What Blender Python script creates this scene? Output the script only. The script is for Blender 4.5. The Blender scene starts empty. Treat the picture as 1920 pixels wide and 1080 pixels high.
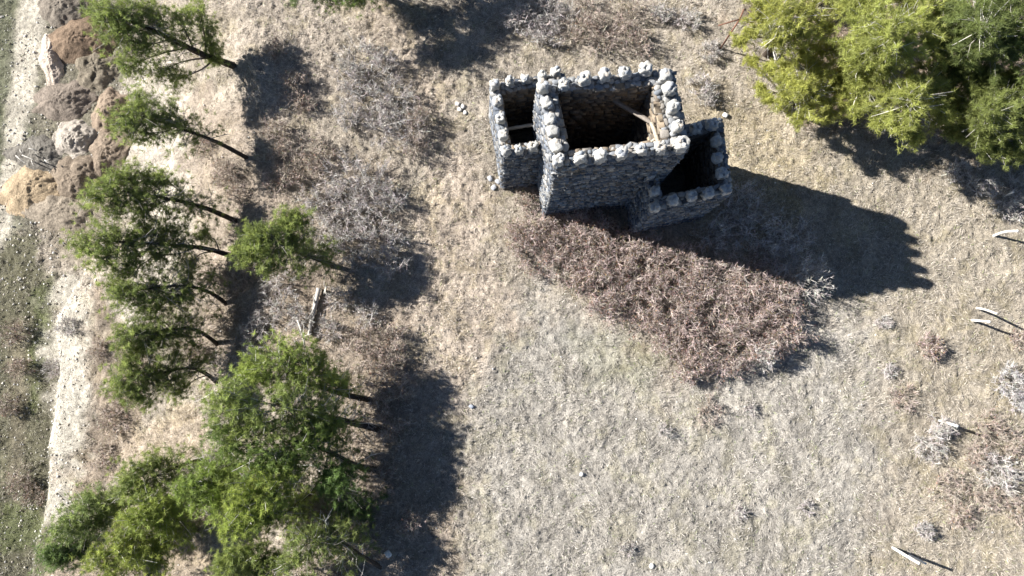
import bpy, math, random
import numpy as np
from mathutils import Matrix, Vector
random.seed(7)
RNG = np.random.default_rng(11)
scene = bpy.context.scene
COL = scene.collection

# ------------------------------------------------------------------ camera, sky, sun, exposure
CAM_H = 30.0                       # drone height over the plateau, metres
FPX = 1321.0                       # focal length in pixels of a 1920 wide picture
NADIR = (942.0, 708.0)             # pixel straight below the drone
_th = math.atan((NADIR[1] - 540) / FPX)
_ph = math.atan((NADIR[0] - 960) / FPX * math.cos(_th))
ROT = np.array(Matrix.Rotation(_th, 3, 'X') @ Matrix.Rotation(_ph, 3, 'Y'))
cam_data = bpy.data.cameras.new('camera')
cam_data.sensor_fit = 'HORIZONTAL'
cam_data.sensor_width = 36.0
cam_data.lens = 36.0 * FPX / 1920.0
cam_data.clip_end = 6000.0
cam = bpy.data.objects.new('camera', cam_data)
COL.objects.link(cam)
m4 = Matrix([list(r) + [0] for r in ROT.tolist()] + [[0, 0, 0, 1]])
m4.translation = (0, 0, CAM_H)
cam.matrix_world = m4
scene.camera = cam

SUN_EL, SHADOW_AZ = math.radians(31.5), math.radians(-16.0)
world = bpy.data.worlds.new('World')
scene.world = world
world.use_nodes = True
wn = world.node_tree
bg = wn.nodes['Background']
sky = wn.nodes.new('ShaderNodeTexSky')
sky.sky_type = 'NISHITA'
sky.sun_disc = False
sky.sun_elevation = SUN_EL
_sx, _sy = -math.cos(SHADOW_AZ), -math.sin(SHADOW_AZ)     # horizontal direction towards the sun
sky.sun_rotation = math.atan2(_sx, _sy) % (2 * math.pi)
sky.air_density = 0.6
sky.dust_density = 0.1
bg.inputs['Strength'].default_value = 0.05
wn.links.new(sky.outputs['Color'], bg.inputs['Color'])
sun_data = bpy.data.lights.new('sun', 'SUN')
sun_data.energy = 5.0
sun_data.angle = math.radians(0.53)
sun_data.color = (1.0, 0.97, 0.925)
sun = bpy.data.objects.new('sun', sun_data)
COL.objects.link(sun)
sun_dir = Vector((math.cos(SHADOW_AZ) * math.cos(SUN_EL), math.sin(SHADOW_AZ) * math.cos(SUN_EL), -math.sin(SUN_EL)))
sun.rotation_euler = sun_dir.to_track_quat('-Z', 'Y').to_euler()
sun.location = (-30, 10, 40)
vs = scene.view_settings
vs.view_transform = 'Standard'
vs.look = 'None'
vs.exposure = 1.5
vs.gamma = 1.0
vs.use_curve_mapping = False

# ------------------------------------------------------------------ numeric helpers
def unproj(px, py, z):
    """Point at height z that the photograph shows at pixel (px, py)."""
    d = ROT @ np.array([(px - 960) / FPX, -(py - 540) / FPX, -1.0])
    t = (z - CAM_H) / d[2]
    return np.array([0, 0, CAM_H]) + d * t

def _hash(ix, iy, seed):
    h = (ix.astype(np.int64) * 374761393 + iy.astype(np.int64) * 668265263 + seed * 974711) & 0xFFFFFFFF
    h = ((h ^ (h >> 13)) * 1274126177) & 0xFFFFFFFF
    return ((h ^ (h >> 16)) & 0xFFFF) / 65535.0

def vnoise(x, y, seed=0):
    x = np.asarray(x, float); y = np.asarray(y, float)
    ix = np.floor(x); iy = np.floor(y)
    fx = x - ix; fy = y - iy
    fx = fx * fx * (3 - 2 * fx); fy = fy * fy * (3 - 2 * fy)
    a = _hash(ix, iy, seed); b = _hash(ix + 1, iy, seed)
    c = _hash(ix, iy + 1, seed); d = _hash(ix + 1, iy + 1, seed)
    return (a + (b - a) * fx) * (1 - fy) + (c + (d - c) * fx) * fy

def fbm(x, y, seed=0, octs=4, gain=0.5):
    t = 0.0; amp = 1.0; tot = 0.0
    for o in range(octs):
        t = t + amp * vnoise(x * 2 ** o + 17.3 * o, y * 2 ** o - 9.1 * o, seed + o)
        tot += amp; amp *= gain
    return t / tot                                     # 0..1

def sstep(a, b, x):
    t = np.clip((x - a) / (b - a), 0, 1)
    return t * t * (3 - 2 * t)

CREST_Y, CREST_X = [-40, -12, 0, 18, 60], [-6.0, -6.6, -8.6, -11.4, -15]
TOE_Y, TOE_X = [-40, -12, 3, 8, 20, 60], [-23, -22.4, -22.2, -20.2, -19.0, -18]
DROP = 5.4
def macro_z(x, y):
    x = np.asarray(x, float); y = np.asarray(y, float)
    wob = (fbm(y * 0.35, x * 0.12, 51, 3) - 0.5) * 2.2
    crest = np.interp(y, CREST_Y, CREST_X) + wob
    toe = np.interp(y, TOE_Y, TOE_X) + wob * 0.3
    bank = 1.7 * sstep(7.5, 4.0, y)
    s = np.clip((x - toe) / (crest - toe), 0, 1)
    g = 0.55 * s * s * (3 - 2 * s) + 0.45 * s
    z = -DROP + bank * sstep(0, 1.5, x - toe) + (DROP - bank) * g
    on = sstep(0.02, 0.2, s) * sstep(1.0, 0.75, s)
    z = z + on * (fbm(x * 0.45, y * 0.8, 5, 4) - 0.5) * 0.9
    z = z + (fbm(x * 0.22, y * 0.22, 3, 3) - 0.5) * 0.22
    return z

def ground_at(px, py):
    z = 0.0
    for _ in range(40):
        p = unproj(px, py, z)
        z = 0.5 * z + 0.5 * float(macro_z(p[0], p[1]))
    return unproj(px, py, z)

# ------------------------------------------------------------------ regions of the ground (world polygons)
def poly_sd(x, y, poly):
    """Signed distance (negative inside) to a polygon in world metres."""
    d = np.full(x.shape, 1e9); inside = np.zeros(x.shape, bool)
    n = len(poly)
    for i in range(n):
        ax, ay = poly[i]; bx, by = poly[(i + 1) % n]
        ex, ey = bx - ax, by - ay
        t = np.clip(((x - ax) * ex + (y - ay) * ey) / (ex * ex + ey * ey + 1e-12), 0, 1)
        d = np.minimum(d, np.hypot(x - ax - t * ex, y - ay - t * ey))
        cond = ((ay > y) != (by > y))
        xi = ax + (y - ay) / (by - ay + 1e-12) * ex
        inside ^= cond & (x < xi)
    return np.where(inside, -d, d)

# (pixel outline, colour, edge softness m, edge wobble m, strength, grass cover)
REG = [
    ([(870, 560), (1000, 520), (1250, 740), (1560, 560), (1700, 560), (1640, 1200), (840, 1200)], (0.415, 0.385, 0.338), 2.5, 2.0, 0.9, 1.0),
    ([(590, -60), (760, 0), (900, 300), (930, 470), (990, 600), (860, 760), (780, 650), (740, 480), (820, 260), (700, 60)], (0.485, 0.405, 0.325), 1.2, 1.2, 0.85, 0.9),
    ([(1500, 240), (1960, 300), (1960, 1120), (1700, 1120), (1640, 700), (1560, 420)], (0.395, 0.345, 0.27), 2.4, 2.6, 0.7, 1.0),
    ([(1300, 150), (1460, 200), (1560, 300), (1480, 400), (1330, 330)], (0.40, 0.335, 0.225), 1.4, 1.4, 0.7, 1.2),
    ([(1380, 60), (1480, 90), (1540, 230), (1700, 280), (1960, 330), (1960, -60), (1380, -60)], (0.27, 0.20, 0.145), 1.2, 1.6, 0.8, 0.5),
    ([(1090, 640), (1180, 620), (1260, 680), (1200, 720), (1110, 690)], (0.31, 0.30, 0.21), 1.4, 2.0, 0.5, 1.0),
    ([(1060, 580), (1140, 570), (1150, 630), (1070, 640)], (0.39, 0.37, 0.335), 1.4, 1.6, 0.5, 0.4),
    ([(220, 140), (330, 120), (360, 220), (330, 300), (360, 330), (340, 520), (250, 640), (215, 520), (225, 330)], (0.53, 0.475, 0.40), 1.2, 1.8, 0.85, 0.25),
    ([(400, -40), (600, -40), (640, 60), (600, 260), (480, 260), (430, 150)], (0.46, 0.395, 0.325), 0.8, 1.0, 0.8, 0.8),
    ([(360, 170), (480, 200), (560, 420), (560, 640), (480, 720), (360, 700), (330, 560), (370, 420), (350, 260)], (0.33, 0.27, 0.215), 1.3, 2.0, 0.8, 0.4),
    ([(600, 280), (750, 300), (740, 470), (600, 520), (540, 420)], (0.33, 0.275, 0.22), 0.8, 1.0, 0.7, 0.6),
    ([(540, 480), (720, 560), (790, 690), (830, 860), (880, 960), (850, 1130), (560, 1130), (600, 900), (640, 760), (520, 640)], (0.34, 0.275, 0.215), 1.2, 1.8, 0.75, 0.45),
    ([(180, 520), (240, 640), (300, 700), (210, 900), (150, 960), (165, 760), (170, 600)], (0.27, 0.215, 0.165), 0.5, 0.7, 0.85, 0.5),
    ([(220, 820), (360, 760), (400, 800), (340, 880), (230, 900)], (0.47, 0.385, 0.295), 0.5, 0.6, 0.8, 0.7),
    ([(100, 1000), (500, 960), (500, 1130), (60, 1130)], (0.40, 0.32, 0.24), 0.5, 0.6, 0.7, 0.6),
    ([(-60, 430), (70, 440), (110, 560), (100, 700), (95, 900), (90, 1130), (-60, 1130)], (0.13, 0.125, 0.078), 0.6, 0.9, 0.9, 0.5),
    ([(60, 560), (105, 500), (100, 640), (60, 760)], (0.115, 0.135, 0.05), 0.6, 0.9, 0.7, 0.6),
    ([(0, 940), (60, 930), (70, 1030), (0, 1050)], (0.125, 0.145, 0.06), 0.6, 0.9, 0.7, 0.6),
    ([(-60, -60), (90, -60), (80, 200), (40, 430), (-60, 440)], (0.15, 0.155, 0.10), 0.5, 0.5, 0.95, 0.4),
    ([(60, -60), (230, -60), (220, 300), (130, 420), (20, 440), (50, 250)], (0.215, 0.20, 0.15), 0.5, 0.6, 0.85, 0.3),
    ([(40, -60), (92, -60), (75, 120), (45, 280), (25, 420), (-10, 480), (5, 300), (20, 120)], (0.56, 0.51, 0.42), 0.5, 0.35, 0.95, 0.08),
    ([(20, 600), (48, 600), (42, 900), (18, 900)], (0.27, 0.235, 0.17), 0.4, 0.3, 0.6, 0.2),
    ([(98, 500), (170, 500), (172, 640), (158, 780), (140, 880), (120, 970), (84, 975), (96, 860), (100, 700)], (0.50, 0.46, 0.385), 1.3, 1.6, 0.95, 0.06),
    ([(90, 380), (190, 370), (180, 520), (95, 500)], (0.38, 0.325, 0.25), 0.5, 0.5, 0.85, 0.2),
]
REGW = []
for pts, c, soft, wob, st, gr in REG:
    REGW.append(([tuple(ground_at(*p)[:2]) for p in pts], np.array(c), soft, wob, st, gr))

def region_colour(x, y):
    c = np.empty(x.shape + (3,)); c[:] = (0.405, 0.352, 0.285)
    g = np.ones(x.shape)
    wx = fbm(x * 0.7, y * 0.7, 21, 4) - 0.5
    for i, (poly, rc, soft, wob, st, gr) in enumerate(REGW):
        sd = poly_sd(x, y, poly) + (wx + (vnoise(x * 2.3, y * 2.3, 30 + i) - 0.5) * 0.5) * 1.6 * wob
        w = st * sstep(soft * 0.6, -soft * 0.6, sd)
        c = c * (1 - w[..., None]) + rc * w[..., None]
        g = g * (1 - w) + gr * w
    return c, g

def micro_z(x, y, g):
    """Tussocks, clods and hoof marks."""
    a = fbm(x * 4.4, y * 3.6, 61, 3)
    b = np.abs(fbm(x * 7.5, y * 7.5, 71, 2) - 0.5) * 2
    k = 0.35 + 0.65 * np.clip(g, 0, 1)
    k = k * (1 + 0.55 * sstep(1.0, -4.0, x))
    return k * ((a - 0.5) * 0.13 + (b - 0.3) * 0.085)

# ------------------------------------------------------------------ mesh helpers
def new_mesh(name, V, T=None, Q=None, C=None, smooth=False):
    """Mesh from numpy arrays of vertices, triangles and quads, with a colour per vertex."""
    me = bpy.data.meshes.new(name)
    V = np.ascontiguousarray(V, np.float32).reshape(-1, 3)
    parts, starts, totals = [], [], []
    off = 0
    for F, k in ((T, 3), (Q, 4)):
        if F is None or len(F) == 0: continue
        F = np.ascontiguousarray(F, np.int32).reshape(-1, k)
        parts.append(F.ravel())
        starts.append(off + np.arange(len(F), dtype=np.int32) * k)
        totals.append(np.full(len(F), k, np.int32))
        off += F.size
    idx = np.concatenate(parts); st = np.concatenate(starts); tt = np.concatenate(totals)
    me.vertices.add(len(V)); me.vertices.foreach_set('co', V.ravel())
    me.loops.add(len(idx)); me.loops.foreach_set('vertex_index', idx)
    me.polygons.add(len(st)); me.polygons.foreach_set('loop_start', st); me.polygons.foreach_set('loop_total', tt)
    if smooth: me.polygons.foreach_set('use_smooth', np.ones(len(st), bool))
    if C is not None:
        C = np.asarray(C, np.float32)
        C4 = np.ones((len(V), 4), np.float32); C4[:, :3] = C
        at = me.color_attributes.new('Col', 'FLOAT_COLOR', 'POINT')
        at.data.foreach_set('color', C4.ravel())
    me.update(calc_edges=True)
    return me

def obj(name, me, mat=None, parent=None):
    o = bpy.data.objects.new(name, me)
    COL.objects.link(o)
    if mat is not None and me is not None and not me.materials: me.materials.append(mat)
    if parent is not None: o.parent = parent
    return o

def tag(o, label=None, cat=None, group=None, kind=None):
    if label: o['label'] = label
    if cat: o['category'] = cat
    if group: o['group'] = group
    if kind: o['kind'] = kind
    return o

def thing(name, loc, label, cat, group=None):
    o = bpy.data.objects.new(name, None)
    o.empty_display_size = 0.3
    COL.objects.link(o)
    o.location = tuple(float(v) for v in loc)
    return tag(o, label, cat, group)

class Bag:
    """Collects vertices, faces and colours for one mesh."""
    def __init__(s): s.V, s.T, s.Q, s.C, s.n = [], [], [], [], 0
    def add(s, V, T=None, Q=None, C=(0.5, 0.5, 0.5)):
        V = np.asarray(V, float).reshape(-1, 3)
        if T is not None and len(T): s.T.append(np.asarray(T) + s.n)
        if Q is not None and len(Q): s.Q.append(np.asarray(Q) + s.n)
        C = np.asarray(C, float)
        if C.ndim == 1: C = np.tile(C, (len(V), 1))
        s.V.append(V); s.C.append(C); s.n += len(V)
    def build(s, name, mat, parent=None, origin=(0, 0, 0), smooth=False):
        V = np.concatenate(s.V) - np.asarray(origin, float)
        T = np.concatenate(s.T) if s.T else None
        Q = np.concatenate(s.Q) if s.Q else None
        return obj(name, new_mesh(name, V, T, Q, np.concatenate(s.C), smooth), mat, parent)

def unit(v):
    v = np.asarray(v, float)
    return v / (np.linalg.norm(v, axis=-1, keepdims=True) + 1e-9)

def spline(pts, n):
    """Catmull-Rom through pts (any columns), n samples."""
    P = np.asarray(pts, float)
    P = np.vstack([2 * P[0] - P[1], P, 2 * P[-1] - P[-2]])
    out = []
    for t in np.linspace(0, len(P) - 3 - 1e-6, n):
        i = int(t); u = t - i
        a, b, c, d = P[i:i + 4]
        out.append(0.5 * (2 * b + (c - a) * u + (2 * a - 5 * b + 4 * c - d) * u * u + (3 * b - a - 3 * c + d) * u ** 3))
    return np.array(out)

def tube(bag, pts, rad, sides=6, col=(0.1, 0.1, 0.1), cap=True, jit=0.0):
    pts = np.asarray(pts, float); rad = np.broadcast_to(np.asarray(rad, float), (len(pts),))
    tan = unit(np.gradient(pts, axis=0))
    up = np.array([0.13, 0.21, 0.97])
    if abs(np.dot(tan.mean(0), up)) > 0.9: up = np.array([0.97, 0.1, 0.2])
    a = unit(np.cross(tan, up)); b = np.cross(tan, a)
    ang = np.linspace(0, 2 * np.pi, sides, endpoint=False)
    r = rad[:, None] * (1 + jit * (RNG.random((len(pts), sides)) - 0.5))
    V = pts[:, None, :] + r[..., None] * (np.cos(ang)[None, :, None] * a[:, None, :] + np.sin(ang)[None, :, None] * b[:, None, :])
    V = V.reshape(-1, 3)
    Q = []
    for i in range(len(pts) - 1):
        for j in range(sides):
            k = (j + 1) % sides
            Q.append((i * sides + j, i * sides + k, (i + 1) * sides + k, (i + 1) * sides + j))
    T = []
    if cap:
        n = len(V); V = np.vstack([V, pts[0], pts[-1]])
        for j in range(sides):
            k = (j + 1) % sides
            T.append((n, k, j)); T.append((n + 1, (len(pts) - 1) * sides + j, (len(pts) - 1) * sides + k))
    bag.add(V, T, Q, col)

def sticks(bag, A, B, ra, rb, C):
    """Many thin three-sided tapered twigs from A to B at once."""
    A = np.asarray(A, float); B = np.asarray(B, float)
    n = len(A)
    d = unit(B - A)
    ref = np.where(np.abs(d[:, 2:3]) > 0.9, np.array([[1.0, 0, 0]]), np.array([[0, 0, 1.0]]))
    u = unit(np.cross(d, ref)); w = np.cross(d, u)
    ra = np.broadcast_to(ra, (n,))[:, None]; rb = np.broadcast_to(rb, (n,))[:, None]
    V = np.empty((n, 6, 3))
    for k in range(3):
        a = 2 * math.pi * k / 3
        o = math.cos(a) * u + math.sin(a) * w
        V[:, k] = A + o * ra; V[:, 3 + k] = B + o * rb
    base = (np.arange(n) * 6)[:, None]
    Q = np.concatenate([base + np.array([[k, (k + 1) % 3, 3 + (k + 1) % 3, 3 + k]]) for k in range(3)])
    C = np.asarray(C, float)
    if C.ndim == 1: C = np.tile(C, (n, 1))
    bag.add(V.reshape(-1, 3), None, Q, np.repeat(C, 6, axis=0))

def spikes(bag, P, D, L, W, C, Ctip=None):
    """Many single-triangle blades: base at P, direction D, length L, width W."""
    n = len(P)
    side = unit(np.cross(D, RNG.normal(size=(n, 3))))
    L = np.broadcast_to(L, (n,))[:, None]; W = np.broadcast_to(W, (n,))[:, None]
    V = np.empty((n, 3, 3))
    V[:, 0] = P - side * W * 0.5; V[:, 1] = P + side * W * 0.5; V[:, 2] = P + D * L
    T = np.arange(n * 3).reshape(-1, 3)
    CC = np.repeat(np.asarray(C, float)[:, None, :], 3, axis=1)
    if Ctip is not None: CC[:, 2] = Ctip
    bag.add(V.reshape(-1, 3), T, None, CC.reshape(-1, 3))

# ------------------------------------------------------------------ materials
def vmat(name, rough=0.9, spec=0.2, noise=None, bump=None, transl=0.0, vary=0.0):
    """Principled material tinted by the mesh's own colours, with noise and fine relief in object space."""
    m = bpy.data.materials.new(name); m.use_nodes = True
    nt = m.node_tree; N = nt.nodes; L = nt.links
    b = N['Principled BSDF']
    b.inputs['Roughness'].default_value = rough
    b.inputs['Specular IOR Level'].default_value = spec
    at = N.new('ShaderNodeVertexColor'); at.layer_name = 'Col'
    col = at.outputs['Color']
    tc = N.new('ShaderNodeTexCoord')
    for (scale, lo, hi, det) in (noise or []):
        nz = N.new('ShaderNodeTexNoise'); nz.inputs['Scale'].default_value = scale
        nz.inputs['Detail'].default_value = det; nz.inputs['Roughness'].default_value = 0.65
        L.new(tc.outputs['Object'], nz.inputs['Vector'])
        mr = N.new('ShaderNodeMapRange')
        mr.inputs['From Min'].default_value = 0.3; mr.inputs['From Max'].default_value = 0.7
        mr.inputs['To Min'].default_value = lo; mr.inputs['To Max'].default_value = hi
        L.new(nz.outputs['Fac'], mr.inputs['Value'])
        mx = N.new('ShaderNodeMix'); mx.data_type = 'RGBA'; mx.blend_type = 'MULTIPLY'
        mx.inputs['Factor'].default_value = 1.0
        L.new(col, mx.inputs['A']); L.new(mr.outputs['Result'], mx.inputs['B'])
        col = mx.outputs['Result']
    if vary:
        oi = N.new('ShaderNodeObjectInfo')
        mr = N.new('ShaderNodeMapRange')
        mr.inputs['To Min'].default_value = 1 - vary; mr.inputs['To Max'].default_value = 1 + vary
        L.new(oi.outputs['Random'], mr.inputs['Value'])
        mx = N.new('ShaderNodeMix'); mx.data_type = 'RGBA'; mx.blend_type = 'MULTIPLY'
        mx.inputs['Factor'].default_value = 1.0
        L.new(col, mx.inputs['A']); L.new(mr.outputs['Result'], mx.inputs['B'])
        col = mx.outputs['Result']
    L.new(col, b.inputs['Base Color'])
    if bump:
        scale, dist, strength = bump
        nz = N.new('ShaderNodeTexNoise'); nz.inputs['Scale'].default_value = scale
        nz.inputs['Detail'].default_value = 5.0; nz.inputs['Roughness'].default_value = 0.7
        L.new(tc.outputs['Object'], nz.inputs['Vector'])
        bp = N.new('ShaderNodeBump'); bp.inputs['Strength'].default_value = strength
        bp.inputs['Distance'].default_value = dist
        L.new(nz.outputs['Fac'], bp.inputs['Height'])
        L.new(bp.outputs['Normal'], b.inputs['Normal'])
    if transl:
        tr = N.new('ShaderNodeBsdfTranslucent'); L.new(col, tr.inputs['Color'])
        ms = N.new('ShaderNodeMixShader'); ms.inputs['Fac'].default_value = transl
        L.new(b.outputs['BSDF'], ms.inputs[1]); L.new(tr.outputs['BSDF'], ms.inputs[2])
        L.new(ms.outputs['Shader'], N['Material Output'].inputs['Surface'])
    return m

M = {
    'ground': vmat('ground_soil', 0.97, 0.1, [(0.9, 0.86, 1.14, 4), (5.0, 0.66, 1.30, 6), (15.0, 0.70, 1.28, 4), (34.0, 0.6, 1.4, 4)], (18.0, 0.09, 1.0)),
    'soil': vmat('loose_soil', 0.97, 0.1, [(2.0, 0.75, 1.25, 5), (9.0, 0.7, 1.3, 5), (38.0, 0.6, 1.4, 4)], (14.0, 0.10, 1.0)),
    'blade': vmat('dry_grass_blade', 0.8, 0.2, None, None, 0.2),
    'stone': vmat('rubble_stone', 0.9, 0.25, [(9.0, 0.8, 1.2, 5), (40.0, 0.82, 1.18, 4)], (30.0, 0.02, 0.7)),
    'mortar': vmat('lime_mortar', 0.95, 0.1, [(6.0, 0.75, 1.25, 5), (30.0, 0.8, 1.2, 4)], (24.0, 0.03, 0.8)),
    'bark': vmat('pine_bark', 0.95, 0.1, [(12.0, 0.6, 1.4, 5)], (25.0, 0.03, 0.8)),
    'twig': vmat('bare_twig', 0.85, 0.2),
    'needle': vmat('pine_needle', 0.55, 0.35, None, None, 0.48),
    'leaf': vmat('bramble_leaf', 0.7, 0.25, None, None, 0.25),
    'wood': vmat('weathered_wood', 0.9, 0.2, [(14.0, 0.7, 1.25, 5)], (30.0, 0.01, 0.6)),
    'rust': vmat('rusty_iron', 0.85, 0.3, [(20.0, 0.6, 1.4, 5)], (40.0, 0.005, 0.5)),
}

# ------------------------------------------------------------------ the ground: one sheet to the horizon
def axis(a, b, step, far):
    core = np.arange(a, b + step * 0.5, step)
    lo, hi, s = [], [], step
    x = a
    while x > -far:
        s *= 1.35; x -= s; lo.append(x)
    x = b; s = step
    while x < far:
        s *= 1.35; x += s; hi.append(x)
    return np.concatenate([lo[::-1], core, hi])
gx = axis(-27.5, 25.5, 0.085, 2500.0)
gy = axis(-13.0, 20.5, 0.085, 2500.0)
GX, GY = np.meshgrid(gx, gy)
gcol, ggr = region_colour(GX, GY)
near = sstep(80, 40, np.hypot(GX, GY))
GZ = macro_z(GX, GY) + micro_z(GX, GY, ggr) * near
tint = fbm(GX * 1.1, GY * 1.1, 81, 4)
olive = sstep(0.52, 0.68, fbm(GX * 1.7, GY * 1.7, 91, 4))[..., None] * 0.55 * np.clip(ggr, 0, 1)[..., None]
gcol = gcol * (0.62 + 0.66 * tint[..., None])
gcol = gcol * (1 - olive) + gcol * np.array([0.86, 0.85, 0.70]) * olive
ny_, nx_ = GX.shape
ids = np.arange(nx_ * ny_).reshape(ny_, nx_)
quads = np.stack([ids[:-1, :-1], ids[:-1, 1:], ids[1:, 1:], ids[1:, :-1]], -1).reshape(-1, 4)
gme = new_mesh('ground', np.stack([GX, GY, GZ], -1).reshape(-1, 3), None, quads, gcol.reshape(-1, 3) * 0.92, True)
tag(obj('ground', gme, M['ground']), 'dry grass plateau falling away over an eroded slope to a dirt track', None, None, 'structure')

def full_z(x, y):
    x = np.atleast_1d(np.asarray(x, float)); y = np.atleast_1d(np.asarray(y, float))
    c, g = region_colour(x, y)
    return macro_z(x, y) + micro_z(x, y, g)

# dry grass: thin matted blades
CASTLE_FOOT = []            # filled by the castle plan below; keeps grass out of the walls
def place_grass(name, n, lo, hi, wid, lift, seed, label):
    r = np.random.default_rng(seed)
    x = r.uniform(-27, 25, n); y = r.uniform(-12.8, 20, n)
    c, g = region_colour(x, y)
    tuft = fbm(x * 2.6, y * 2.6, 101, 3)
    keep = r.random(n) < np.clip(g * (0.25 + 1.3 * sstep(0.35, 0.65, tuft)), 0, 1)
    for poly in CASTLE_FOOT:
        keep &= poly_sd(x, y, poly) > 0.05
    x, y, c, g, tuft = x[keep], y[keep], c[keep], g[keep], tuft[keep]
    n = len(x)
    z = macro_z(x, y) + micro_z(x, y, g)
    az = fbm(x * 0.8, y * 0.8, 111, 3) * 14 + r.normal(size=n) * 0.9
    el = np.abs(r.normal(size=n)) * lift + 0.12
    D = np.stack([np.cos(az) * np.cos(el), np.sin(az) * np.cos(el), np.sin(el)], -1)
    base = c / c.mean(-1, keepdims=True)
    val = r.uniform(0.14, 0.66, n) * (0.55 + 0.45 * np.clip(c.mean(-1) / 0.33, 0.3, 1.3))
    straw = np.array([1.06, 0.99, 0.90])
    cc = (0.5 * base + 0.5 * straw) * val[:, None]
    green = r.random(n) < 0.04
    cc[green] *= np.array([0.62, 0.80, 0.40])
    b = Bag()
    spikes(b, np.stack([x, y, z - 0.01], -1), D, r.uniform(lo, hi, n), r.uniform(*wid, n), cc)
    return tag(b.build(name, M['blade']), label, 'grass', None, 'stuff')

# ------------------------------------------------------------------ loose earth mounds at the foot of the slope
def mound(px, py, rx, ry, h, col, label, rot=0.0, ridge=0.25, seed=0, hollow=0.0, name='earth_mound'):
    h = h * 0.46; ridge = ridge * 0.8 + 0.05; col = tuple(0.8 * v + 0.2 * sum(col) / 3 for v in col)
    c = ground_at(px, py)
    s = (CAM_H - c[2]) / FPX
    rx, ry = rx * s * 1.22, ry * s * 1.22
    nr, na = 34, 72
    rr = np.linspace(0, 1, nr)[:, None] + 0 * np.zeros((1, 1)); aa = np.linspace(0, 2 * np.pi, na, endpoint=False)[None, :]
    lob = 1 + 0.42 * (fbm(np.cos(aa) * 1.6 + seed, np.sin(aa) * 1.6, 7 + seed, 3) - 0.5) * 2
    u = rr * np.cos(aa) * rx * lob; v = rr * np.sin(aa) * ry * lob
    x = c[0] + u * math.cos(rot) - v * math.sin(rot); y = c[1] + u * math.sin(rot) + v * math.cos(rot)
    prof = (1 - rr ** 2) ** 1.7 * np.ones_like(aa)
    if hollow: prof = prof - hollow * np.exp(-((rr * np.cos(aa) - 0.05) ** 2 + (rr * np.sin(aa)) ** 2) / 0.10)
    rel = (fbm(x * 1.4, y * 1.4, 200 + seed, 4) - 0.5) * ridge * 1.6 + (fbm(x * 3, y * 3, 210 + seed, 4, 0.6) - 0.5) * ridge * 0.9 + (fbm(x * 11, y * 11, 230 + seed, 2) - 0.5) * 0.16
    z = macro_z(x, y) + h * prof + rel * sstep(1.02, 0.75, rr) * (0.3 + h * 0.5) - 0.10 * sstep(0.88, 1.0, rr) + (fbm(x * 4.4, y * 3.6, 61, 3) - 0.5) * 0.06
    V = np.stack([x, y, z], -1).reshape(-1, 3)
    I = np.arange(nr * na).reshape(nr, na); J = np.roll(I, -1, 1)
    Q = np.stack([I[:-1], I[1:], J[1:], J[:-1]], -1)[1:].reshape(-1, 4)
    T = np.stack([np.full(na, 0), I[1], J[1]], -1)
    cc = np.array(col) * (0.75 + 0.5 * fbm(V[:, 0] * 2.2, V[:, 1] * 2.2, 220 + seed, 4))[:, None]
    b = Bag(); b.add(V, T, Q, cc)
    base = np.array([c[0], c[1], c[2]])
    o = b.build(name, M['soil'], None, base, True)
    o.location = base
    return tag(o, label, 'mound', 'earth heaps dumped along the track')

mound(150, 78, 62, 42, 1.5, (0.215, 0.145, 0.09), 'tall smooth brown earth heap ringed by a pale rubble crescent', 0.1, 0.12, 1)
mound(98, 112, 20, 48, 0.75, (0.56, 0.45, 0.35), 'pale pinkish crescent of crumbled rubble beside the track', 0.12, 0.2, 2, 0.0, 'rubble_heap')
mound(120, 18, 46, 34, 1.1, (0.21, 0.175, 0.135), 'grey brown heap beyond the tall brown one', 0.0, 0.2, 3)
mound(182, 128, 40, 40, 0.9, (0.20, 0.165, 0.115), 'clodded grey olive heap spilling below the brown heap', 0.3, 0.5, 4)
mound(120, 188, 52, 36, 1.1, (0.245, 0.195, 0.15), 'rounded mauve grey heap next to the track', 0.2, 0.15, 5)
mound(208, 208, 34, 40, 1.3, (0.30, 0.22, 0.15), 'ochre brown heap tucked under the small leaning pine', -0.3, 0.2, 6)
mound(138, 262, 40, 36, 1.0, (0.43, 0.37, 0.30), 'whitish lumpy heap of broken clods', 0.2, 0.55, 7, 0.0, 'rubble_heap')
mound(204, 284, 34, 44, 1.35, (0.26, 0.195, 0.135), 'steep brown heap with a sharp shaded back', -0.4, 0.25, 8)
mound(62, 352, 54, 44, 0.95, (0.42, 0.305, 0.175), 'orange ochre heap of sandy soil beside the track', 0.4, 0.25, 9)
mound(142, 336, 50, 42, 1.2, (0.235, 0.18, 0.125), 'dark grey brown heap between ochre soil and pines', 0.1, 0.35, 10)
mound(70, 290, 46, 36, 0.7, (0.19, 0.17, 0.14), 'low grey heap strewn with dead sticks', 0.0, 0.3, 11)
mound(110, 400, 60, 34, 0.8, (0.29, 0.235, 0.17), 'low clodded brown heap at the end of the row', -0.1, 0.4, 12)

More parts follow.
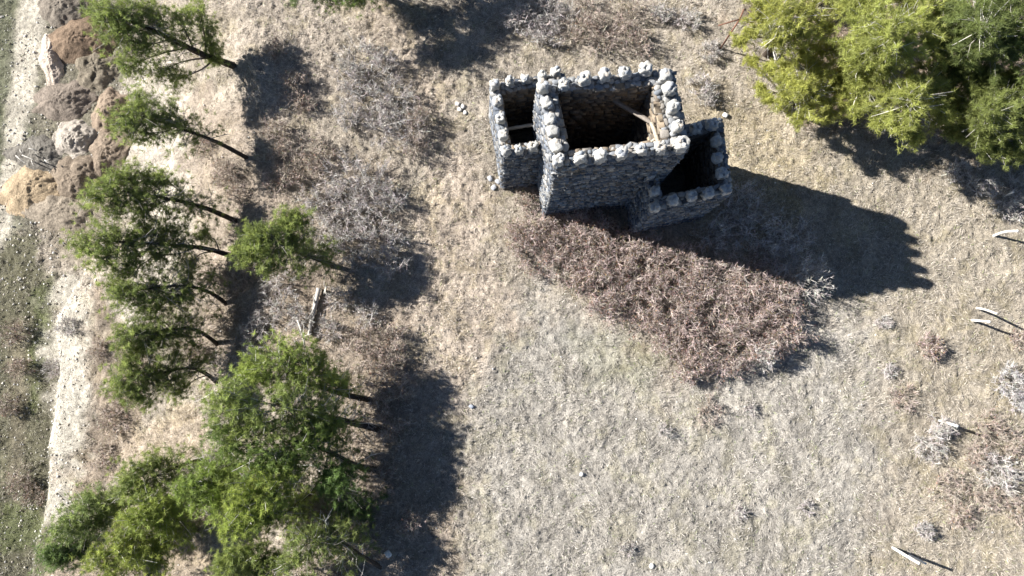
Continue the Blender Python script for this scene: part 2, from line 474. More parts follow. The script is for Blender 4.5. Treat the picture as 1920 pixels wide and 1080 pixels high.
# ------------------------------------------------------------------ the ruined stone castle
H_MAIN, H_LEFT, H_RIGHT = 7.5, 4.6, 4.5
XY = lambda px, py, h: unproj(px, py, h)[:2]
A_, B_, C_, D_ = XY(1043, 309, H_MAIN), XY(1289, 282, H_MAIN), XY(1263, 133, H_MAIN), XY(1009, 152, H_MAIN)
castle_org = np.array([*(A_ + C_) / 2, 0.0])
castle = thing('castle_ruin', castle_org, 'roofless rubble stone castle ruin with crenellated towers on dry grass', 'castle')
STONE_PAL = np.array([(0.150, 0.165, 0.188), (0.185, 0.195, 0.212), (0.105, 0.118, 0.140), (0.24, 0.238, 0.232), (0.17, 0.155, 0.135), (0.30, 0.295, 0.28), (0.072, 0.082, 0.100)])
COPE_PAL = np.array([(0.26, 0.265, 0.27), (0.21, 0.22, 0.235), (0.31, 0.30, 0.28), (0.17, 0.185, 0.205), (0.27, 0.245, 0.215)])  # coping tones darkened, merlon shade on the wall tops put into the colour
INNER_PAL = np.array([(0.21, 0.165, 0.12), (0.24, 0.19, 0.135), (0.155, 0.13, 0.105), (0.28, 0.235, 0.18), (0.19, 0.175, 0.155)])
TOP_PAL = np.array([(0.43, 0.42, 0.40), (0.33, 0.34, 0.355), (0.48, 0.465, 0.43), (0.25, 0.27, 0.295), (0.38, 0.34, 0.29)])
MORTAR = (0.14, 0.14, 0.138)
loose_facing = []          # candidates for single stones

def cut(p, d, q, e):
    """Crossing of two plan lines."""
    k = (q[0] - p[0]) * e[1] - (q[1] - p[1]) * e[0]
    return p + d * k / (d[0] * e[1] - d[1] * e[0])

def facing(bag, P0, P1, out, z0, z1, pal, course=(0.075, 0.13), length=(0.12, 0.34), pick=0):
    """Rough coursed rubble on the face P0-P1, proud of the mortar."""
    L = np.linalg.norm(P1 - P0); d = (P1 - P0) / L
    z = z0; rects = []
    while z < z1 - 0.03:
        h = min(random.uniform(*course), z1 - z)
        u = -random.uniform(0, 0.2)
        while u < L - 0.02:
            w = random.uniform(*length)
            a, b = max(u, 0.0), min(u + w, L)
            if b - a > 0.06: rects.append((a, b, z, z + h))
            u += w
        z += h
    R = np.array(rects); n = len(R)
    g = 0.012
    a, b = R[:, 0] + g, R[:, 1] - g
    lo = R[:, 2] + g * 0.7 + RNG.normal(size=n) * 0.008; hi = R[:, 3] - g * 0.7 + RNG.normal(size=n) * 0.010
    bulge = (fbm((a + P0[0] * 3) * 0.5, lo * 0.5 + P0[1], 300, 3) - 0.5) * 0.20
    prd = RNG.uniform(0.015, 0.075, n)
    tilt = RNG.normal(size=(n, 4)) * 0.014
    V = np.empty((n, 8, 3))
    cu = [a, b, b, a]; cz = [lo, lo, hi, hi]
    mu, mz = (a + b) / 2, (lo + hi) / 2
    for k in range(4):
        ju = RNG.normal(size=n) * 0.016; jz = RNG.normal(size=n) * 0.012
        for back in (0, 1):
            s = 1.0 if back else 0.80
            uu = mu + (cu[k] + ju - mu) * s; zz = mz + (cz[k] + jz - mz) * (1.0 if back else 0.82)
            off = bulge + (np.full(n, -0.14) if back else prd + tilt[:, k])
            V[:, k + 4 * back, 0] = P0[0] + d[0] * uu + out[0] * off
            V[:, k + 4 * back, 1] = P0[1] + d[1] * uu + out[1] * off
            V[:, k + 4 * back, 2] = zz
    col = pal[RNG.integers(0, len(pal), n)] * RNG.uniform(0.55, 1.22, n)[:, None]
    Q = np.array([(0, 1, 2, 3), (4, 5, 1, 0), (5, 6, 2, 1), (6, 7, 3, 2), (7, 4, 0, 3)])
    if (d[0] * out[1] - d[1] * out[0]) > 0: Q = Q[:, ::-1]
    sel = np.zeros(n, bool)
    if pick:
        score = (R[:, 1] - R[:, 0]) * (R[:, 3] - R[:, 2]) * (1 + 2.5 * R[:, 2] / z1)
        sel[np.argsort(-score)[:pick]] = True
        for i in np.where(sel)[0]: loose_facing.append((V[i], Q, col[i]))
    V, col = V[~sel], col[~sel]
    n = len(V)
    bag.add(V.reshape(-1, 3), None, ((np.arange(n) * 8)[:, None, None] + Q[None]).reshape(-1, 4), np.repeat(col, 8, 0))

def rock_mesh(name, seed, sub=2, lump=0.30):
    """A rounded rubble stone of about unit size."""
    import bmesh
    bm = bmesh.new()
    bmesh.ops.create_icosphere(bm, subdivisions=sub, radius=0.5)
    r = random.Random(seed)
    ph = [r.uniform(0, 9) for _ in range(6)]
    for v in bm.verts:
        c = v.co
        k = 1 + lump * (math.sin(c.x * 5 + ph[0]) * math.cos(c.y * 6 + ph[1]) * 0.5 + math.sin(c.z * 7 + ph[2] + c.x * 3) * 0.4) + r.uniform(-0.07, 0.07)
        v.co = Vector((max(-0.42, min(0.42, c.x * k * 1.1)), max(-0.42, min(0.42, c.y * k * 1.1)), max(-0.40, min(0.40, c.z * k * 1.1))))
    V = np.array([v.co[:] for v in bm.verts]); T = np.array([[v.index for v in f.verts] for f in bm.faces])
    bm.free()
    return V, T
ROCKS = [rock_mesh('rock', s) for s in range(9)]
ROCKS1 = [rock_mesh('rock', s, 1) for s in range(20, 28)]
rock_me = {}
def rock_data(kind, ci, pal=None):
    pal = TOP_PAL if pal is None else pal
    key = (kind, ci, id(pal))
    if key not in rock_me:
        V, T = ROCKS[kind]
        me = new_mesh('stone', V, T, None, np.tile(pal[ci], (len(V), 1)))
        me.materials.append(M['stone']); rock_me[key] = me
    return rock_me[key]

def put_stone(name, parent, pos, size, rotz, tilt=0.15, pal=None):
    o = bpy.data.objects.new(name, rock_data(random.randrange(9), random.randrange(len(TOP_PAL)), pal))
    COL.objects.link(o); o.parent = parent
    par = np.array(parent.location) if parent is not None else np.zeros(3)
    o.location = Vector(pos)
    o.scale = size
    o.rotation_euler = (random.gauss(0, tilt), random.gauss(0, tilt), rotz + random.gauss(0, 0.25))
    return o

wall_empty_org = castle_org
coping_count = [0]
def wall(o0, o1, i0, i1, z1, label=None, copes=True, pick=0, faces=(True, True), z0=-0.35):
    """One straight wall: core, facing on both sides, rounded coping stones on top."""
    o0, o1, i0, i1 = [np.asarray(p, float) for p in (o0, o1, i0, i1)]
    out = np.array([(o1 - o0)[1], -(o1 - o0)[0]]); out /= np.linalg.norm(out)
    if np.dot(out, (o0 + o1) / 2 - (i0 + i1) / 2) < 0: out = -out
    rec = 0.055
    ring = [o0 - out * rec, o1 - out * rec, i1 + out * rec, i0 + out * rec]
    n = 8
    b = Bag()
    V = np.array([[*p, z] for z in (z0, z1 - 0.05) for p in ring]) - castle_org
    Q = [(0, 1, 5, 4), (1, 2, 6, 5), (2, 3, 7, 6), (3, 0, 4, 7), (4, 5, 6, 7)]
    b.add(V, None, Q, MORTAR)
    w = b.build('wall', M['mortar'], castle)
    if label: w['label'] = label
    fb = Bag()
    if faces[0]: facing(fb, o0, o1, out, z0, z1, STONE_PAL, pick=pick)
    if faces[1]: facing(fb, i0, i1, -out, z0, z1, INNER_PAL, (0.11, 0.19), (0.2, 0.5))
    f = fb.build('facing_stones', M['stone'], w, castle_org)
    f['kind'] = 'stuff'
    if copes:
        cen0, cen1 = (o0 + i0) / 2, (o1 + i1) / 2
        L = np.linalg.norm(cen1 - cen0); th = np.linalg.norm((o0 + o1 - i0 - i1) / 2)
        d = (cen1 - cen0) / L; rz = math.atan2(d[1], d[0])
        rows = 3
        rub = Bag()
        for r_ in range(rows):
            u = 0.05
            while u < L - 0.05:
                s = random.uniform(0.13, 0.30)
                v = ((r_ + 0.5) / rows - 0.5) * th + random.gauss(0, 0.02)
                p = cen0 + d * (u + s / 2) + out * v
                pos = (p[0] - castle_org[0], p[1] - castle_org[1], z1 - 0.06 + random.uniform(-0.04, 0.03))
                size = (s * 1.3, th / rows * random.uniform(1.15, 1.5), random.uniform(0.12, 0.22))
                if s > 0.20 and coping_count[0] < 290:
                    put_stone('coping_stone', w, pos, size, rz, 0.22, COPE_PAL); coping_count[0] += 1
                else:
                    V, T = ROCKS1[random.randrange(8)]
                    W = V * np.array(size); ca, sa = math.cos(rz + random.gauss(0, .3)), math.sin(rz + random.gauss(0, .3))
                    rub.add(np.stack([W[:, 0] * ca - W[:, 1] * sa, W[:, 0] * sa + W[:, 1] * ca, W[:, 2]], -1) + pos, T, None, COPE_PAL[random.randrange(5)] * random.uniform(0.75, 1.1))
                u += s
        if rub.n:
            tag(rub.build('coping_rubble', M['stone'], w), kind='stuff')
    return w

# the main tower
tL, tF, tR, tB = 0.50, 0.40, 0.74, 0.42
def inset(poly, ts):
    n = len(poly); out = []
    cen = np.mean(poly, 0)
    for i in range(n):
        a, b, c = poly[i - 1], poly[i], poly[(i + 1) % n]
        def line(p, q, t):
            d = (q - p) / np.linalg.norm(q - p); nn = np.array([-d[1], d[0]])
            if np.dot(nn, cen - p) < 0: nn = -nn
            return p + nn * t, d
        p1, d1 = line(a, b, ts[i - 1]); p2, d2 = line(b, c, ts[i])
        out.append(cut(p1, d1, p2, d2))
    return out
MO = [A_, B_, C_, D_]
MI = inset(MO, [tF, tR, tB, tL])
wall(MO[0], MO[1], MI[0], MI[1], H_MAIN, 'tall front wall in shade under a row of merlons', pick=90)
wall(MO[1], MO[2], MI[1], MI[2], H_MAIN, 'tall wall with a broad sunlit top beside the lower bastion', pick=20)
wall(MO[2], MO[3], MI[2], MI[3], H_MAIN, 'tall back wall with brown stones inside', pick=10)
wall(MO[3], MO[0], MI[3], MI[0], H_MAIN, 'tall sunlit wall with a crumbled parapet', pick=80)

def u_walls(outer, t, z1, start_ext, end_ext, picks, labels):
    """An open chain of walls around a corner of the main tower; both ends run into its masonry."""
    P = [np.asarray(p, float) for p in outer]
    cen = np.mean(P, 0)
    nseg = len(P) - 1
    lines = []
    for i in range(nseg):
        d = (P[i + 1] - P[i]) / np.linalg.norm(P[i + 1] - P[i])
        nn = np.array([-d[1], d[0]])
        if np.dot(nn, cen - P[i]) < 0: nn = -nn
        lines.append((P[i] + nn * t, d, nn))
    I = [P[0] + lines[0][2] * t]
    for i in range(1, nseg): I.append(cut(lines[i - 1][0], lines[i - 1][1], lines[i][0], lines[i][1]))
    I.append(P[-1] + lines[-1][2] * t)
    for i in range(nseg):
        wall(P[i], P[i + 1], I[i], I[i + 1], z1, labels[i], pick=picks[i])
    return P, I

# the low bastion round the front corner
def to_line(p, q, a, b, into=0.12):
    """Extend ray q->p until it runs a little into line a-b."""
    d = (p - q) / np.linalg.norm(p - q)
    x = cut(p, d, a, (b - a) / np.linalg.norm(b - a))
    return x + d * into
R1, R2, R3 = XY(1221, 393, H_RIGHT), XY(1374, 359, H_RIGHT), XY(1353, 221, H_RIGHT)
R0 = to_line(XY(1214, 316, H_RIGHT), R1, A_, B_)
R4 = to_line(XY(1285, 236, H_RIGHT), R3, B_, C_)
RO, RI = u_walls([R0, R1, R2, R3, R4], 0.40, H_RIGHT, 0, 0, [25, 30, 10, 5],
    ['low bastion wall running out from the tall tower', 'low bastion front wall with sun catching its coping', 'low bastion wall farthest from the tall tower', 'low bastion wall in the tower shade'])
# the low bastion round the opposite corner
L1, L2, L3 = XY(942, 291, H_LEFT), XY(918, 160, H_LEFT), XY(1056, 137, H_LEFT)
L0 = to_line(XY(1012, 284, H_LEFT), L1, D_, A_)
L4 = to_line(L3 + (A_ - D_) * 0.2, L3, C_, D_)
LO, LI = u_walls([L0, L1, L2, L3, L4], 0.36, H_LEFT, 0, 0, [20, 10, 0, 0],
    ['narrow bastion front wall in shade', 'narrow bastion wall grazed by the sun', 'narrow bastion back wall', 'narrow bastion end wall behind the tall tower'])

# earth floors inside are the ground itself; single facing stones
for V, Q, c in loose_facing[:300]:
    b = Bag(); ctr = V.mean(0); b.add(V - ctr, None, Q, c)
    o = b.build('facing_stone', M['stone'], castle)
    o.location = Vector(ctr - castle_org)

# merlons: lumps of rubble and lime on the wall tops
def merlon(px, py, ztop, along, size=0.47, h=0.46, crumble=0.0):
    size *= random.uniform(0.78, 0.94); h *= random.uniform(1.0, 1.28)
    p = unproj(px, py, ztop + h * 0.55)
    rz = math.atan2(along[1], along[0])
    b = Bag()
    V, T = rock_mesh('core', random.randrange(9999), 3, 0.16)
    V = V + unit(V) * ((fbm(V[:, 0] * 7 + px, V[:, 1] * 7 + V[:, 2] * 5, 41, 3) - 0.5) * 0.46)[:, None]
    sc = np.array([size * 1.0, size * 1.0, h * 1.15])
    c, s = math.cos(rz), math.sin(rz)
    W = V * sc
    W = np.stack([W[:, 0] * c - W[:, 1] * s, W[:, 0] * s + W[:, 1] * c, W[:, 2] + h * 0.42], -1)
    b.add(W, T, None, np.array((0.43, 0.42, 0.39)) * np.random.default_rng(int(px * 7 + py)).uniform(0.85, 1.15, (len(W), 1)))
    m = b.build('merlon', M['mortar'], castle)
    m.location = (p[0] - castle_org[0], p[1] - castle_org[1], ztop)
    k = 6
    for i in range(k):
        if i < 4:
            a = rz + (i + random.uniform(-0.2, 0.2)) * 2 * math.pi / 4 + 0.78
            pos = (math.cos(a) * size * 0.33, math.sin(a) * size * 0.33, h * random.uniform(0.2, 0.7))
            sz = size * random.uniform(0.38, 0.56)
        else:
            a = random.uniform(0, 6.28)
            pos = (math.cos(a) * size * 0.22, math.sin(a) * size * 0.22, h * (0.86 - crumble * random.random()))
            sz = size * random.uniform(0.34, 0.52)
        put_stone('stone', m, pos, (sz, sz * random.uniform(0.7, 1.0), sz * random.uniform(0.6, 0.95)), random.uniform(0, 6.28), 0.4)
    return m
dF, dB, dLm, dRm = B_ - A_, C_ - D_, D_ - A_, C_ - B_
for px, py in ((1047, 299), (1087, 295), (1126, 291), (1166, 287), (1203, 280), (1239, 276)): merlon(px, py, H_MAIN, dF)
merlon(1277, 270, H_MAIN, dF, 0.58, 0.5)
for px, py in ((1018, 160), (1057, 157), (1097, 146), (1134, 140), (1172, 135), (1211, 128)): merlon(px, py, H_MAIN, dB, 0.49, 0.5)
merlon(1247, 141, H_MAIN, dB, 0.52, 0.26, 0.4)
for px, py in ((1255, 166), (1263, 200), (1271, 236)): merlon(px, py, H_MAIN, dRm, 0.46, 0.48)
for px, py, hh in ((1026, 193, 0.30), (1032, 222, 0.34), (1037, 246, 0.22), (1043, 272, 0.32)): merlon(px, py, H_MAIN, dLm, 0.47, hh, 0.3)
dl = np.asarray(L2) - np.asarray(L1); db = np.asarray(L3) - np.asarray(L2)
for px, py in ((927, 157), (956, 152), (985, 147), (1017, 141), (1043, 135)): merlon(px, py, H_LEFT, db, 0.43, 0.44)
for px, py in ((933, 189), (938, 222), (944, 253)): merlon(px, py, H_LEFT, dl, 0.42, 0.44)
for px, py in ((948, 282), (973, 280), (1000, 274)): merlon(px, py, H_LEFT, db, 0.43, 0.42)
dr = np.asarray(R3) - np.asarray(R2); df = np.asarray(R2) - np.asarray(R1)
for px, py in ((1305, 239), (1336, 233)): merlon(px, py, H_RIGHT, df, 0.50, 0.42)
for px, py in ((1344, 264), (1346, 295), (1354, 325)): merlon(px, py, H_RIGHT, dr, 0.46, 0.44)
for px, py in ((1361, 355), (1328, 362), (1298, 367), (1262, 375)): merlon(px, py, H_RIGHT, df, 0.46, 0.44, 0.1)
for px, py in ((1227, 388), (1228, 358), (1221, 326)): merlon(px, py, H_RIGHT, dr, 0.44, 0.42, 0.1)

# timbers left in the towers
def timber(name, p0, p1, w, h, col, label, cat='beam', group=None):
    p0, p1 = np.asarray(p0, float), np.asarray(p1, float)
    d = unit(p1 - p0); s = unit(np.cross(d, [0, 0, 1.0])); u = np.cross(s, d)
    n = 7
    b = Bag(); V = []
    for i in range(n):
        c = p0 + (p1 - p0) * i / (n - 1) + s * random.gauss(0, 0.006) + u * random.gauss(0, 0.006)
        k = 1 + random.uniform(-0.08, 0.08)
        for a, e in ((-1, -1), (1, -1), (1, 1), (-1, 1)): V.append(c + s * a * w / 2 * k + u * e * h / 2 * k)
    Q = [(i * 4 + j, i * 4 + (j + 1) % 4, i * 4 + 4 + (j + 1) % 4, i * 4 + 4 + j) for i in range(n - 1) for j in range(4)] + [(3, 2, 1, 0), ((n - 1) * 4, (n - 1) * 4 + 1, (n - 1) * 4 + 2, (n - 1) * 4 + 3)]
    V = np.array(V)
    b.add(V, None, Q, np.array(col) * RNG.uniform(0.85, 1.15, (len(V), 1)))
    o = b.build(name, M['wood'], None, p0); o.location = p0
    return tag(o, label, cat, group)
timber('wooden_plank', unproj(946, 242.5, 3.9), unproj(1009, 233, 3.9), 0.13, 0.05, (0.34, 0.31, 0.26), 'pale weathered plank spanning the narrow bastion', 'plank')
timber('wooden_beam', unproj(1143, 184, 6.35), unproj(1231, 236, 6.6), 0.14, 0.13, (0.24, 0.21, 0.18), 'dark fallen beam slanting across the inside of the tall tower')
timber('wooden_beam', unproj(1222, 230, 7.05), unproj(1236, 272, 7.25), 0.13, 0.10, (0.36, 0.31, 0.24), 'sunlit beam propped in the inner corner of the tall tower')
timber('wooden_beam', unproj(1206, 278, 6.9), unproj(1233, 257, 7.0), 0.09, 0.08, (0.38, 0.33, 0.26), 'short thin pole crossing the sunlit beam', 'pole')
p = unproj(1086, 274, 0.45)
V, T = rock_mesh('block', 77, 2, 0.06)
b = Bag(); b.add(V * np.array([1.1, 0.75, 0.75]) + [0, 0, 0.28], T, None, (0.34, 0.36, 0.38))
o = b.build('masonry_block', M['stone']); o.location = (p[0], p[1], float(macro_z(p[0], p[1])))
tag(o, 'squat masonry block on the floor inside the dark tall tower', 'block')

CASTLE_FOOT += [[tuple(p) for p in MO], [tuple(p) for p in RO], [tuple(p) for p in LO]]
place_grass('dry_grass', 900000, 0.09, 0.24, (0.012, 0.024), 0.45, 5, 'matted straw coloured dry grass covering the plateau and slope')

# ------------------------------------------------------------------ pines
def pine(label, base, trunk, blobs, col=(0.085, 0.125, 0.028), dens=1.0, group=None, dead=10, tr=0.15, seed=0, dark=1.0, name='pine_tree', spray=1.0, hscale=None):
    """base: pixel of the foot. trunk: (px, py, height) way points. blobs: (px, py, radius px, height[, flat]) of foliage."""
    g = np.random.default_rng(seed + 1000)
    hs = hscale or {GA: 0.73, GB: 0.84}.get(group, 1.0)
    trunk = [(a, b, h * hs) for a, b, h in trunk]
    blobs = [(q[0], q[1], q[2] * {GA: 1.24, GB: 1.06}.get(group, 1.18), q[3] * hs, *q[4:]) for q in blobs]
    tr = tr * 0.82
    foot = ground_at(*base); foot = np.array([foot[0], foot[1], float(full_z(foot[0], foot[1])[0])])
    z0 = foot[2]
    root = thing(name, foot, label, 'pine', group)
    way = [foot - [0, 0, 0.25]] + [unproj(a, b, z0 + h) for a, b, h in trunk]
    sp = spline(way, 7 * len(way))
    tb = Bag()
    rad = np.linspace(tr, tr * 0.22, len(sp)); rad[0] *= 1.3; rad[1] *= 1.12
    tube(tb, sp, rad, 8, (0.075, 0.058, 0.045), True, 0.2)
    nb = Bag(); brn = Bag()
    P_all, D_all, S_all, K_all = [], [], [], []
    for bl in blobs:
        bx, by, br, bh = bl[:4]; flat = bl[4] if len(bl) > 4 else 0.7
        c = unproj(bx, by, z0 + bh); r = br * (CAM_H - c[2]) / FPX
        # limb from the trunk to the clump
        hgt = sp[:, 2]
        want = z0 + max(0.35 * bh, bh - 0.55 * np.hypot(*(c[:2] - sp[-1, :2])) - 0.3)
        i = int(np.argmin(np.abs(hgt - want) + 0.15 * np.linalg.norm(sp - c, axis=1)))
        i = max(2, min(i, len(sp) - 2))
        j = sp[i]; mid = (j + c) / 2 + np.array([*g.normal(size=2) * 0.12, -0.1 + 0.1 * g.random()])
        lim = spline([j, mid, c], 7)
        if np.linalg.norm(c - j) > 0.25:
            tube(tb, lim, np.linspace(rad[i] * 0.36, 0.014, 7), 5, (0.15, 0.125, 0.105), False, 0.15)
        # branchlets fan out of the limb, tufts sit along their outer parts
        nbr = int(12 + {GC: 40, GB: 15, GA: 18}.get(group, 27) * r * r)
        e = unit(g.normal(size=(nbr, 3))) * (g.random(nbr) ** 0.38)[:, None]
        e[:, 2] = e[:, 2] * flat + 0.05
        lob = 0.55 + 0.95 * g.random((nbr, 1)) ** 1.4
        E = c + e * r * lob
        S = lim[g.integers(2, 7, nbr)] * 0.65 + (c + e * r * 0.2) * 0.35
        m1 = S + (E - S) * 0.5 + g.normal(size=(nbr, 3)) * 0.06 - [0, 0, 0.04]
        bc = np.array((0.50, 0.47, 0.43) if group in (GC, GB) else (0.32, 0.295, 0.265)) * g.uniform(0.5, 1.5, (nbr, 1))
        sticks(brn, S, m1, 0.016, 0.011, bc); sticks(brn, m1, E, 0.011, 0.005, bc)
        nt = max(3, int(round(6.0 * dens)))
        t = g.uniform(0.35, 1.03, (nbr, nt)) if group != GC else g.uniform(0.78, 1.06, (nbr, nt))
        q = np.where(t[..., None] < 0.5, S[:, None] + (m1 - S)[:, None] * (t[..., None] * 2), m1[:, None] + (E - m1)[:, None] * (t[..., None] * 2 - 1))
        q = q + g.normal(size=q.shape) * (np.array([0.085, 0.085, 0.06]) if group == GC else np.array([0.19, 0.19, 0.12]))
        d = unit((E - S)[:, None] * 0.6 + g.normal(size=q.shape) * 0.35 + [0, 0, 0.35])
        P_all.append(q.reshape(-1, 3)); D_all.append(d.reshape(-1, 3))
        # young outer tufts are yellower than the old inner ones
        K_all.append(np.repeat(g.uniform(0.72, 1.3, nbr)[:, None], nt, 1).ravel())
        S_all.append(t.ravel())
    # thin sprays of foliage along the upper trunk
    nsp = int({GA: 120, GB: 95}.get(group, 46) * spray)
    if nsp:
        k = g.integers(int(len(sp) * 0.35), len(sp) - 1, nsp)
        S = sp[k]; az = g.uniform(0, 6.283, nsp)
        Lg = g.uniform(0.35, 1.35, nsp) * (0.7 + 0.3 * (CAM_H - z0) / 34)
        E = S + np.stack([np.cos(az) * Lg, np.sin(az) * Lg, g.uniform(-0.25, 0.35, nsp)], -1)
        m1 = (S + E) / 2 + g.normal(size=(nsp, 3)) * 0.06
        bc = np.array((0.24, 0.22, 0.195)) * g.uniform(0.5, 1.6, (nsp, 1))
        sticks(brn, S, m1, 0.014, 0.010, bc); sticks(brn, m1, E, 0.010, 0.004, bc)
        nt = 4
        t = g.uniform(0.45, 1.05, (nsp, nt))[..., None]
        q = S[:, None] + (E - S)[:, None] * t + g.normal(size=(nsp, nt, 3)) * 0.12
        P_all.append(q.reshape(-1, 3)); D_all.append(unit((E - S)[:, None] + g.normal(size=q.shape) * 0.4 + [0, 0, 0.3]).reshape(-1, 3))
        K_all.append(np.repeat(g.uniform(0.7, 1.1, nsp)[:, None], nt, 1).ravel()); S_all.append(t.ravel() * 0.8)
    Pt = np.concatenate(P_all); Dt = np.concatenate(D_all); Kt = np.concatenate(K_all); St = np.concatenate(S_all)
    nn = 20
    n = len(Pt)
    dd = unit(Dt[:, None] * 0.55 + unit(g.normal(size=(n, nn, 3))) * 0.95)
    big = group == GC
    ln = g.uniform(0.11, 0.24, (n, nn)) * (0.95 if big else 1.0)
    young = np.clip((St - 0.55) / 0.45, 0, 1)[:, None]
    cc = np.array(col)[None] * 1.6 * Kt[:, None] * (1 - 0.25 * (1 - young))
    cc = cc * np.array([1.06, 1.0, 1.25]) * (1 + young * np.array([[0.22, 0.15, 0.0]])) * dark
    cc = np.repeat(cc, nn, 0) * g.uniform(0.75, 1.3, (n * nn, 1))
    pos = np.repeat(Pt, nn, 0) + g.normal(size=(n * nn, 3)) * 0.025
    spikes(nb, pos, dd.reshape(-1, 3), ln.ravel(), 0.018, cc, cc * np.array([1.15, 1.08, 0.9]))
    # dead side branches on the bare lower trunk
    if dead:
        k = g.integers(int(len(sp) * 0.25), int(len(sp) * 0.9), dead)
        A = sp[k]; D = unit(np.concatenate([g.normal(size=(dead, 2)), 0.1 + 0.3 * g.random((dead, 1))], 1))
        L = g.uniform(0.5, 1.5, (dead, 1))
        Bm = A + D * L * 0.55 + g.normal(size=(dead, 3)) * 0.08; E2 = Bm + unit(D + g.normal(size=(dead, 3)) * 0.4) * L * 0.5
        dc = np.array((0.54, 0.51, 0.47) if group in (GC, GB) else (0.36, 0.33, 0.30)) * g.uniform(0.5, 1.5, (dead, 1))
        sticks(brn, A, Bm, 0.022, 0.014, dc); sticks(brn, Bm, E2, 0.014, 0.005, dc)
        for _ in range(2):
            E3 = Bm + unit(D + g.normal(size=(dead, 3)) * 0.9) * L * g.uniform(0.2, 0.45, (dead, 1))
            sticks(brn, Bm, E3, 0.010, 0.004, dc)
    tb.build('trunk', M['bark'], root, foot, True)
    tag(brn.build('branches', M['twig'], root, foot), kind='stuff')
    nb.build('crown', M['needle'], root, foot)
    return root

GA = 'slender pines leaning out over the eroded slope'
GB = 'crowded pines at the low corner of the slope'
GC = 'broad pines massed beside the castle'
YG, MG, DG = (0.165, 0.222, 0.048), (0.150, 0.200, 0.056), (0.085, 0.118, 0.036)
pine('tall pine with a thick curved trunk and wide ragged crown over the brown heap', (446, 122), [(385, 104, 1.2), (330, 78, 2.6), (285, 56, 3.8), (235, 36, 4.9), (190, 22, 5.6)],
     [(190, 28, 36, 5.5), (240, 22, 40, 5.3), (285, 18, 36, 4.6), (215, 62, 34, 5.0), (258, 88, 34, 4.2), (238, 128, 30, 3.8), (300, 130, 22, 2.9), (335, 28, 26, 4.0), (330, 150, 16, 2.2), (375, 20, 24, 3.4), (390, 52, 14, 2.4), (395, 85, 18, 1.6), (400, 108, 12, 1.0)], MG, 1.0, GA, 26, 0.20, 1)
pine('thin pine with a long straight bare trunk and small crown over ochre heap', (468, 298), [(410, 268, 1.3), (350, 245, 2.4), (300, 228, 3.5), (245, 212, 4.7)],
     [(228, 216, 26, 4.9), (258, 208, 22, 4.5), (232, 240, 18, 4.4), (282, 214, 20, 3.8), (262, 252, 13, 3.6), (318, 228, 12, 3.0), (256, 180, 10, 4.0)], MG, 0.85, GA, 20, 0.13, 2)
pine('pine with a two-tiered crown and bare dark trunk opposite the steep brown heap', (446, 416), [(395, 394, 1.1), (345, 379, 2.2), (290, 368, 3.4), (230, 358, 4.6)],
     [(235, 322, 30, 4.5), (205, 345, 28, 4.9), (165, 366, 24, 5.2), (250, 365, 30, 4.2), (215, 392, 26, 4.6), (280, 338, 22, 3.6), (265, 400, 18, 3.6), (300, 330, 14, 3.0)], MG, 1.0, GA, 20, 0.16, 3)
pine('broad-headed pine rooted in deep shade above the pale cut bank', (430, 478), [(385, 466, 1.1), (330, 460, 2.2), (270, 456, 3.4), (200, 452, 4.8)],
     [(155, 462, 30, 5.1), (190, 444, 30, 4.9), (200, 480, 30, 4.6), (240, 450, 24, 4.0), (245, 486, 20, 3.6), (228, 515, 20, 3.8), (290, 478, 18, 2.8), (310, 440, 16, 2.6), (268, 425, 16, 3.6), (380, 440, 14, 1.2), (352, 500, 12, 1.4)], MG, 1.0, GA, 22, 0.15, 4)
pine('pine with an arching bare trunk above the pale cut bank', (426, 574), [(400, 552, 0.9), (362, 538, 1.9), (312, 537, 2.9), (255, 545, 4.0)],
     [(220, 560, 28, 4.4), (250, 548, 24, 4.0), (262, 572, 18, 3.6), (290, 552, 18, 3.0), (205, 535, 18, 4.2), (318, 560, 12, 2.4), (282, 585, 14, 2.8)], MG, 0.85, GA, 16, 0.13, 5)
pine('small pine with a hooked trunk and thin sideways crown', (408, 650), [(385, 628, 0.9), (352, 616, 1.8), (300, 620, 2.8), (240, 628, 4.0)],
     [(226, 632, 24, 4.2), (258, 624, 22, 3.7), (295, 632, 18, 2.9), (330, 626, 14, 2.2), (276, 652, 14, 3.0), (246, 660, 12, 3.4)], MG, 0.85, GA, 14, 0.12, 6)
pine('pine with a bowed trunk, pale twigs and a drooping crown', (410, 724), [(385, 700, 0.9), (352, 690, 1.8), (300, 700, 2.8), (245, 706, 3.9)],
     [(215, 718, 26, 4.2), (245, 735, 26, 4.0), (270, 708, 22, 3.3), (240, 690, 20, 3.9), (310, 716, 16, 2.4), (265, 752, 16, 3.5), (330, 740, 16, 1.8)], MG, 0.9, GA, 16, 0.12, 7)
pine('compact bright green pine standing alone among bare grey shrubs', (628, 500), [(600, 488, 1.0), (560, 474, 2.2), (510, 450, 3.9)],
     [(470, 432, 28, 3.9), (500, 440, 34, 3.9), (535, 412, 30, 3.5), (470, 468, 26, 3.6), (502, 472, 26, 3.2), (545, 450, 24, 2.8), (450, 478, 18, 3.5), (562, 405, 16, 3.2), (498, 500, 10, 2.6)], MG, 1.15, GA, 12, 0.16, 8, hscale=0.84)
pine('spreading pine beside the broken white log', (700, 752), [(640, 738, 1.2), (585, 720, 2.5), (530, 695, 4.0)],
     [(480, 680, 36, 4.2), (520, 668, 36, 4.2), (565, 662, 32, 3.8), (600, 680, 28, 3.2), (550, 700, 34, 3.6), (500, 712, 30, 3.8), (620, 705, 24, 2.6), (455, 700, 24, 4.0), (640, 720, 16, 1.8)], (0.165, 0.225, 0.055), 1.05, GB, 16, 0.17, 9)
